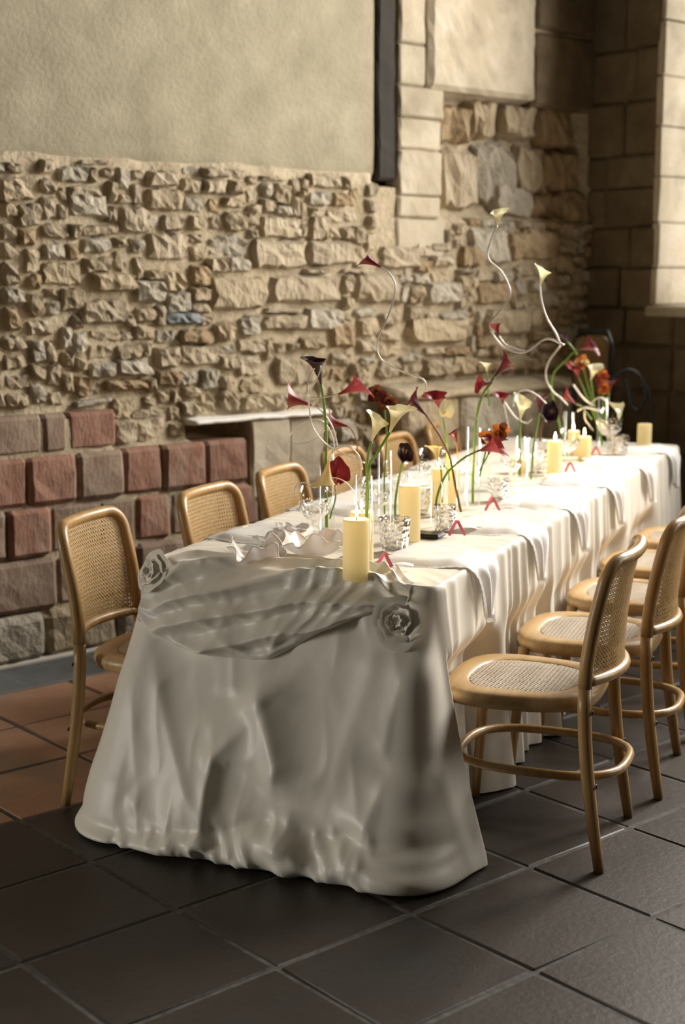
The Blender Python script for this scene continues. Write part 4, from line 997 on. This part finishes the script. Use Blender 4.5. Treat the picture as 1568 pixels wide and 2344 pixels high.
lily('cream calla lily above the squat candle', [inv('v7')] + pts(Y7, (1190, 1020), (1190, 960)), pd(1190, 960, 1196, 905, Y7, -0.3), pd(1190, 930, 1185, 890, Y7), 0.10, 0.046, 'white', sr=0.0045)
lily('deep red calla lily standing behind the black one', [inv('v8')] + pts(Y8, (1222, 1020), (1232, 960), (1235, 945)), pd(1235, 945, 1240, 900, Y8), pd(1240, 930, 1255, 910, Y8), 0.08, 0.034, 'darkred', sr=0.004)
lily('black calla lily seen end-on toward the far end', pts(Y8 - 0.15, (1236, 1010), (1240, 975), (1246, 960)), pd(1246, 955, 1260, 930, Y8, -1.2), pd(1250, 950, 1262, 920, Y8), 0.065, 0.046, 'black', M_brownstem, sr=0.0035, spad=False)
lily('white calla lily highest of all on a long snaking silver stem', pts(5.1, (1292, 790), (1250, 776), (1200, 806), (1150, 792), (1122, 745), (1150, 705), (1168, 670), (1150, 625), (1118, 592), (1122, 555), (1138, 516)), pd(1138, 516, 1142, 482, 5.1, -0.3), pd(1140, 500, 1155, 480, 5.1), 0.062, 0.034, 'white', M_silver, sr=0.0036)
lily('white calla lily right of the highest one, on a silver stem', pts(5.1, (1284, 792), (1272, 762), (1252, 728), (1240, 690), (1236, 655)), pd(1236, 655, 1244, 618, 5.1), pd(1240, 620, 1225, 610, 5.1), 0.075, 0.034, 'white', M_silver, sr=0.0036)
lily('small crimson lily beside the silver curl below the highest white one', pts(5.1, (1205, 806), (1160, 790), (1142, 768)), pd(1142, 768, 1130, 738, 5.1), pd(1130, 745, 1120, 738, 5.1), 0.055, 0.026, 'red', M_silver, sr=0.0028)
lily('dark red lily at the top of the far bouquet', [inv('v9')] + pts(Y9, (1262, 880), (1300, 820), (1322, 800)), pd(1322, 800, 1352, 790, Y9, -0.4), pd(1345, 795, 1355, 810, Y9), 0.09, 0.05, 'darkred', sr=0.005)
lily('purple-black lily at the left of the far bouquet', pts(Y9, (1322, 812), (1306, 790), (1300, 784)), pd(1300, 784, 1286, 766, Y9), pd(1290, 770, 1280, 775, Y9), 0.06, 0.026, 'black', sr=0.0035)
lily('rose-red lily in the middle of the far bouquet', pts(Y10, (1375, 990), (1340, 900), (1325, 865)), pd(1325, 865, 1308, 820, Y10, -0.3), pd(1310, 830, 1300, 815, Y10), 0.085, 0.044, 'pink', sr=0.004)
lily('cream lily in the middle of the far bouquet', [inv('v10')] + pts(Y10, (1365, 950), (1352, 870)), pd(1345, 870, 1360, 825, Y10, -0.3), pd(1350, 840, 1365, 820, Y10), 0.085, 0.042, 'white', sr=0.0045)
lily('dark red lily at the right of the far bouquet', pts(Y10, (1378, 980), (1388, 920), (1396, 900)), pd(1396, 900, 1402, 862, Y10), pd(1402, 880, 1412, 875, Y10), 0.075, 0.032, 'darkred', sr=0.004)
lily('white lily drooping right above the big goblet', pts(Y10 - 0.1, (1350, 925), (1372, 910), (1392, 920)), pd(1392, 920, 1428, 944, Y10, -0.3), pd(1420, 930, 1430, 950, Y10), 0.09, 0.046, 'white', M_silver, sr=0.0036)
lily('rose-pink lily lying among the silver curls at the far end', pts(Y9, (1355, 960), (1330, 930), (1318, 925)), pd(1330, 930, 1298, 902, Y9), pd(1310, 915, 1300, 905, Y9), 0.08, 0.028, 'pink', sr=0.003)
lily('tiny cream lily bud behind the wine-red lily', pts(Y3 + 0.3, (1120, 930), (1116, 880), (1114, 850)), pd(1114, 850, 1112, 830, Y3), pd(1112, 840, 1105, 830, Y3), 0.04, 0.022, 'white', sr=0.003)
lily('small crimson lily low between the vases in mid-table', pts(Y11, (1165, 980), (1155, 935), (1152, 925)), pd(1152, 925, 1148, 905, Y11, -0.4), pd(1150, 915, 1140, 905, Y11), 0.05, 0.03, 'red', M_silver, sr=0.003)
def orchid(label, pp, Y, size, col, col2, seed, head, key=None):
    rr = random.Random(seed); base = inv(key) if key else atY(*pp[0], Y)
    P = [base] + [atY(*p, Y) for p in pp[(0 if key else 1):]]
    g = thing('orchid_spray', label, 'flower', base, 0, 'orchids on the table')
    loc = [p - base for p in P]; b = MB(); b.tube(spline(loc, 8), 0.0028, 8); b.build('stem', M_green, g)
    for hx, hy, cc in head:
        c = atY(hx, hy, Y) - base
        for k in range(5):
            a = k * 2 * math.pi / 5 + rr.uniform(-0.3, 0.3); dr = Vector((math.cos(a), rr.uniform(-0.5, 0.1), math.sin(a))).normalized(); sd = dr.cross(Vector((0, 1, 0))).normalized(); nm = dr.cross(sd)
            G_ = []
            for i in range(7):
                t = i / 6; w = 0.42 * math.sin(math.pi * min(1, t * 0.93 + 0.07)) ** 0.7
                G_.append([tuple(c + dr * (size * t) + sd * (size * w * q) + nm * (size * (0.22 * t * t + 0.12 * q * q))) for q in (-1, -0.5, 0, 0.5, 1)])
            b = MB(); b.grid(G_); b.build('petal', FL[col if (k + cc) % 3 else col2], g)
        b = MB(); b.lathe([(0.001, 0), (size * 0.16, size * 0.08), (size * 0.2, size * 0.22), (size * 0.12, size * 0.34)], 10, c=tuple(c - Vector((0, size * 0.25, size * 0.15)))); b.build('lip', FL[col2], g)
    return g
orchid('bronze and brown orchid spray left of the red lilies', [(880, 1100), (885, 1000), (880, 930)], Y12, 0.038, 'brown', 'darkred', 1, [(862, 900, 0), (890, 922, 1)], 'v12')
orchid('orange orchid with black lip behind the star-shaped red lily', [(1098, 1090), (1110, 1040), (1118, 1005)], Y6 + 0.15, 0.036, 'orange', 'brown', 2, [(1116, 1000, 0), (1148, 985, 2)])
orchid('orange orchid in the far bouquet under the dark red lily', [(1372, 1000), (1350, 900), (1335, 840)], Y10, 0.042, 'orange', 'yellow', 3, [(1330, 828, 0)])
orchid('orange orchid with two blooms at the right of the far bouquet', [(1376, 1000), (1380, 930), (1382, 890)], Y10 + 0.05, 0.040, 'orange', 'pink', 4, [(1378, 860, 0), (1382, 888, 1)])

# loose curls of silvery vine between the flowers
def curl(label, Y, pp, r=0.0022, dz=0.0):
    P = [atY(x, y, Y + dz * math.sin(k * 1.3)) for k, (x, y) in enumerate(pp)]
    b = MB(); base = P[0]; sp = spline([p - base for p in P], 8); b.tube(sp, [r * (1.0 - 0.35 * i / (len(sp) - 1)) for i in range(len(sp))], 8)
    o = b.build('silver_vine', M_silver, None, base); tag(o, label, 'vine', 'silver vines among the flowers'); return o
curl('silver vine twisting down round the dark purple lily', Y2 - 0.03, [(835, 1060), (790, 1040), (745, 1015), (715, 975), (708, 930), (703, 890), (712, 855), (730, 835), (733, 848), (718, 880), (704, 898), (715, 911), (745, 909), (772, 903)], 0.0026, 0.01)
curl('silver vine looping wide left of the green lily stem', Y2 + 0.02, [(760, 1052), (765, 1020), (755, 985), (735, 962), (705, 962), (675, 980), (661, 1005), (668, 1015), (700, 1014), (730, 1000), (742, 985)], 0.0024, 0.012)
curl('silver vine circling the rounded red lily', Y2 - 0.06, [(757, 1050), (763, 1030), (782, 1019), (805, 1025), (823, 1050), (826, 1080), (815, 1108), (790, 1125), (762, 1127), (745, 1120)], 0.0022, 0.012)
curl('silver vine arching over the rim of the big goblet', Y2 - 0.09, [(675, 1132), (676, 1115), (690, 1105), (708, 1107), (722, 1116), (758, 1094), (790, 1103), (812, 1130), (822, 1160)], 0.0022, 0.008)
curl('silver vine lying beside the folded ribbon of the third setting', tp(1110, 1150).y, [(1000, 1075), (1020, 1080), (1040, 1090), (1075, 1085), (1090, 1105), (1130, 1121)], 0.003, 0.01)
curl('silver vine arching over the cream lily at mid-table', Y8 - 0.1, [(1175, 930), (1180, 902), (1205, 893), (1230, 905), (1252, 925)], 0.0035)
curl('silver vine curving under the cream lily at mid-table', Y7, [(1130, 900), (1150, 915), (1180, 955), (1205, 968), (1217, 960)], 0.0035)
curl('silver vine hanging down into the far bouquet', Y9 - 0.1, [(1282, 792), (1255, 830), (1250, 865), (1265, 895), (1285, 912), (1300, 928)], 0.0038)
curl('silver vine sloping down through the far bouquet', Y10 - 0.1, [(1312, 880), (1330, 905), (1345, 920), (1360, 928)], 0.004)
curl('silver vine lying level above the far candles', Y10 - 0.15, [(1322, 940), (1340, 933), (1362, 938), (1375, 942)], 0.005)
curl('silver vine hanging left of the big goblet', Y10 - 0.2, [(1338, 942), (1340, 960), (1350, 975), (1358, 985)], 0.0035)

# ------------------------------------------------------------------ place settings
def scallop_disc(cx_, cy_, rad, h, n, lobes, amp, seed, m, name, parent, floppy=0.0):
    P = []; rr = random.Random(seed); o1, o2 = rr.uniform(0, 6), rr.uniform(0, 6)
    for i in range(12):
        u = i / 11; row = []
        for k in range(n):
            a = 2 * math.pi * k / n; r = rad * u * (1 + amp * math.cos(lobes * a + o1) * u ** 3)
            z = h * u ** 2.2 * (1 + floppy * math.sin(3 * a + o2) + floppy * 0.6 * math.sin(7 * a + o1)) + 0.004
            row.append((cx_ + r * math.cos(a), cy_ + r * math.sin(a), z))
        P.append(row)
    b = MB(); b.grid(P, closev=True)
    Q = [[(x, y, z + 0.0025) for x, y, z in r] for r in P]; b.grid(Q, closev=True); b.grid([P[-1], Q[-1]], closev=True)
    return b.build(name, m, parent)
def ruffled_dish(px, py, rad, h, label, seed, floppy=0.35):
    p = tp(px, py); g = thing('ruffled_dish', label, 'dish', p, 0, None)
    scallop_disc(0, 0, rad, h, 72, 9, 0.10, seed, M_dish, 'bowl', g, floppy)
    b = MB(); rr = random.Random(seed); o1, o2 = rr.uniform(0, 6), rr.uniform(0, 6); pp = []
    for k in range(72):
        a = 2 * math.pi * k / 72; r = rad * (1 + 0.10 * math.cos(9 * a + o1)); z = h * (1 + floppy * math.sin(3 * a + o2) + floppy * 0.6 * math.sin(7 * a + o1)) + 0.005
        pp.append((r * math.cos(a), r * math.sin(a), z))
    b.tube(pp, 0.0018, 6, closed=True); b.build('rim', M_lace, g)
    return g
ruffled_dish(588, 1291, 0.078, 0.046, 'ruffled translucent dish nearest the near table edge', 1, 0.45)
ruffled_dish(716, 1278, 0.088, 0.058, 'ruffled translucent dish beside the nearest candle', 2, 0.3)
ruffled_dish(632, 1250, 0.066, 0.022, 'flat ruffled dish behind the two deeper dishes', 3, 0.3)
ruffled_dish(668, 1222, 0.052, 0.020, 'small ruffled dish just behind the big goblet', 4, 0.3)
def napkin(name_i, side, a, label):
    # lace-edged linen lying over the plate, one corner falling over the table edge
    sg = 1 if side == 'right' else -1; bedge = 0.0 if side == 'right' else -TW
    g = thing('lace_napkin', label, 'napkin', tw(bedge, a, 0), ROT_T, 'lace napkins at the settings')
    rr = random.Random(name_i * 7 + (3 if sg > 0 else 50)); n = 40
    def surf(u, v):
        pv = 1 - float(ss(abs(v), 0.8, 1.0))
                                              # u across the table (towards the edge, 0..1), v along the table (-1..1)
        l = -0.27 + 0.44 * u; w = (0.148 + 0.010 * math.sin(u * 5 + name_i)) * (1.0 if u < 0.42 else max(0.0, 1 - (u - 0.42) / 0.58)) * (1 if u > 0.06 else 0.8)
        y = v * w + 0.012 * math.sin(u * 4 + name_i)
        wr = 0.004 * float(fbm(u * 7 + name_i * 3, v * 3, 3)) * 2
        plate = 0.0145 * pv * float(ss(l, -0.27, -0.22) * (1 - ss(l, -0.04, 0.0)))
        if l < 0: return (sg * (l + 0.018 * float(ss(l, -0.03, 0.0))), y, TZ + 0.0015 + plate + wr)
        d = l; e = 1 - math.exp(-d / 0.02)
        return (sg * (0.018 + 0.028 * e + 0.02 * d + 0.012 * math.cos(v * 6 + 1) * e), y, TZ + 0.0015 - d * 0.98 + 0.015 * (1 - e) * 0 + wr * 0.3)
    P = [[surf(i / n, -1 + 2 * j / 16) for j in range(17)] for i in range(n + 1)]
    b = MB(); b.grid(P); b.build('linen', M_linen, g)
    # scalloped lace border
    edge = [P[i][0] for i in range(n + 1)] + [P[i][16] for i in range(n, -1, -1)]
    b = MB(); L_ = []
    for k in range(len(edge) * 2 - 2):
        t = k / 2; i = int(t); f = t - i; p = Vector(edge[i]) * (1 - f) + Vector(edge[min(i + 1, len(edge) - 1)]) * f
        c = Vector(P[min(n, max(0, (i if i <= n else 2 * n + 1 - i)))][8]); d = p - c
        d = d.normalized() if d.length > 1e-4 else Vector((0, 0, -1)); q = p + d * (0.010 + 0.006 * abs(math.sin(k * 0.9)))
        q.z -= 0.004 if p.z < TZ - 0.01 else 0.0025
        L_.append([tuple(p), tuple((p + q) / 2 + Vector((0, 0, 0.0015 * math.sin(k * 2.1)))), tuple(q)])
    b.grid(L_); b.build('lace_border', M_lace, g)
    return g
def plate(a, bq, label, r=0.112):
    g = thing('charger_plate', label, 'plate', tw(bq, a, TZ + 0.0005), ROT_T, 'plates at the settings')
    lathe_obj('plate_body', [(0.001, 0.003), (r * 0.6, 0.003), (r * 0.68, 0.006), (r * 0.98, 0.013), (r, 0.0135), (r * 0.99, 0.011), (r * 0.7, 0.001), (0.001, 0.0)], M_china, g, 48)
    b = MB(); b.tube([(r * math.cos(2 * math.pi * k / 48), r * math.sin(2 * math.pi * k / 48), 0.0135) for k in range(48)], 0.0012, 6, closed=True); b.build('gilt_rim', M_gold, g)
    return g
def ribbon(px, py, s, label, tagpx):
    p = tp(px, py); g = thing('ribbon_fold', label, 'ribbon', p, 0, 'folded ribbons at the settings')
    w = 0.009; row = []
    prof = [(-0.026, 0.001), (-0.020, 0.014), (-0.009, 0.038), (-0.002, 0.051), (0.003, 0.050), (0.011, 0.034), (0.023, 0.010), (0.029, 0.001)]
    for k, (x, z) in enumerate(prof):                    # a narrow strip standing like a tent, its flat side to the room
        d = Vector((prof[min(k + 1, 7)][0] - prof[max(k - 1, 0)][0], 0, prof[min(k + 1, 7)][1] - prof[max(k - 1, 0)][1])).normalized()
        row.append([(x * s + d.z * 0.0045, 0.006 * math.sin(k), max(0.001, z * s - d.x * 0.0045)), (x * s - d.z * 0.0045, 0.006 * math.sin(k) + 0.004, z * s + 0.001 + abs(d.x) * 0.0045)])
    b = MB(); b.grid(row); b.build('ribbon_strip', M_ribbon, g)
    q = tp(*tagpx); t = MB(); P = []
    for i in range(8):
        u = i / 7; P.append([(-0.045 * s + 0.09 * s * u, -0.012 * s - 0.02 * u, 0.004 + 0.012 * math.sin(u * 2.6)), (-0.035 * s + 0.09 * s * u, 0.012 * s - 0.02 * u, 0.006 + 0.012 * math.sin(u * 2.6))])
    t.grid(P); o = t.build('name_card', M_paper, None, (q.x, q.y, TZ + 0.001), 0.2)
    tag(o, 'curled white card beside ' + label.split(' ', 1)[1].replace('folded', 'the folded', 1) if False else 'curled blank white card next to the ' + label, 'card', 'blank cards at the settings')
ribbon(880, 1307, 0.95, 'rose ribbon right of the nearest candle', (905, 1302))
ribbon(1046, 1228, 0.95, 'rose ribbon at the second setting', (1058, 1216))
ribbon(1127, 1171, 0.95, 'rose ribbon tent at the third setting', (1155, 1160))
ribbon(1305, 1082, 0.8, 'rose ribbon right of the tall candle', (1335, 1080))
ribbon(1364, 1044, 0.8, 'rose ribbon near the far end of the table', (1385, 1040))
for i, a in enumerate((0.36, 0.93, 1.50, 2.10, 2.72, 3.28)):
    plate(a, -0.155, 'gilt-rimmed white plate under the napkin, %s setting on the right side' % ORD[i])
    napkin(i, 'right', a, 'white lace napkin with a corner falling over the table edge, %s on the right side' % ORD[i])
for i, a in enumerate((0.50, 1.10, 1.70, 2.30)):
    plate(a, -TW + 0.155, 'gilt-rimmed white plate, %s setting on the left side' % ORD[i])
    napkin(i + 8, 'left', a, 'white lace napkin at the left table edge, %s from the near end' % ORD[i])
p = onz(500, 1278, TZ); g = thing('table_knife', 'dark steel knife lying at the near left table edge', 'knife', p, ROT_T + 0.35)
b = MB(); b.tube([(-0.045, 0, 0.006), (0.0, 0, 0.006), (0.03, 0, 0.006)], [(0.005, 0.003), (0.006, 0.0035), (0.005, 0.003)], 8, up=(0, 0, 1)); b.build('knife_handle', M_steel, g)
b = MB(); b.tube([(0.03, 0, 0.005), (0.08, 0.0, 0.005), (0.12, 0.002, 0.005)], [(0.007, 0.001), (0.008, 0.001), (0.002, 0.0006)], 8, up=(0, 0, 1)); b.build('blade', M_steel, g)
p = tp(978, 1228); b = MB(); b.bevbox(-0.05, 0.05, -0.035, 0.035, 0.0, 0.010, r=0.003); b.bevbox(-0.046, 0.046, -0.031, 0.031, 0.010, 0.013, r=0.001)
o = b.build('black_tray', M_blackmetal, None, (p.x, p.y, TZ), ROT_T, smooth=False); tag(o, 'small flat black tray under the slim vases', 'tray')

# ------------------------------------------------------------------ behind the table: dark padded chair and hanging cable
q = onz(1365, 1060, 0.0); Yb = 7.62
base = atY(1355, 900, Yb); base.z = 0
g = thing('padded_chair', 'dark chair with a brown padded back in the shadowed corner', 'chair', base, ROT_N + R(180))
b = MB(); hw, zt_, zb_ = 0.105, 1.285 - 0.02, 0.98
P = []
for i, y in enumerate((-0.022, -0.03, 0.03, 0.022)):
    row = []
    for k in range(32):
        a = 2 * math.pi * k / 32; n = 5; c_, s_ = math.cos(a), math.sin(a); r = (abs(c_) ** n + abs(s_) ** n) ** (-1 / n); f = 0.93 if i in (0, 3) else 1.0
        row.append((c_ * r * hw * f, y, (zt_ + zb_) / 2 + s_ * r * (zt_ - zb_) / 2 * f))
    P.append(row)
b.grid(P, closev=True); b.f.append(tuple(range(32))); b.f.append(tuple(range(127, 95, -1))); b.build('padded_back', M_brownpad, g)
b = MB(); b.tube([(-0.12, 0.0, 0.0), (-0.12, 0.0, 0.6), (-0.122, 0.0, 1.22), (-0.09, 0, 1.29), (0.09, 0, 1.29), (0.122, 0, 1.22), (0.12, 0, 0.6), (0.12, 0, 0.0)], 0.014, 8); b.build('back_frame', M_blackmetal, g)
b = MB(); b.bevbox(-0.16, 0.16, -0.36, -0.02, 0.62, 0.67, r=0.015); b.build('seat', M_brownpad, g, smooth=False)
for sx in (-1, 1):
    b = MB(); b.tube([(sx * 0.14, -0.34, 0.0), (sx * 0.14, -0.33, 0.62)], 0.012, 8); b.build('leg', M_blackmetal, g)
Yc = 7.45
P = [atY(x, y, Yc) for x, y in ((1432, 870), (1440, 900), (1446, 930), (1462, 938), (1478, 905), (1470, 870), (1450, 850), (1425, 850), (1400, 870))]
P2 = [atY(x, y, Yc) for x, y in ((1466, 880), (1482, 890), (1490, 920), (1490, 960), (1488, 1010), (1486, 1060))]
b = MB(); c0 = P[0].copy(); c0.z = 0
b.tube(spline([p - c0 for p in P], 8), 0.011, 8); b.tube(spline([p - c0 for p in P2] + [Vector((P2[-1].x - c0.x, P2[-1].y - c0.y, 0.01))], 8), 0.011, 8)
o = b.build('cable_loop', M_rope, None, c0); tag(o, 'thick black cable looped in the dark corner behind the table end', 'cable')
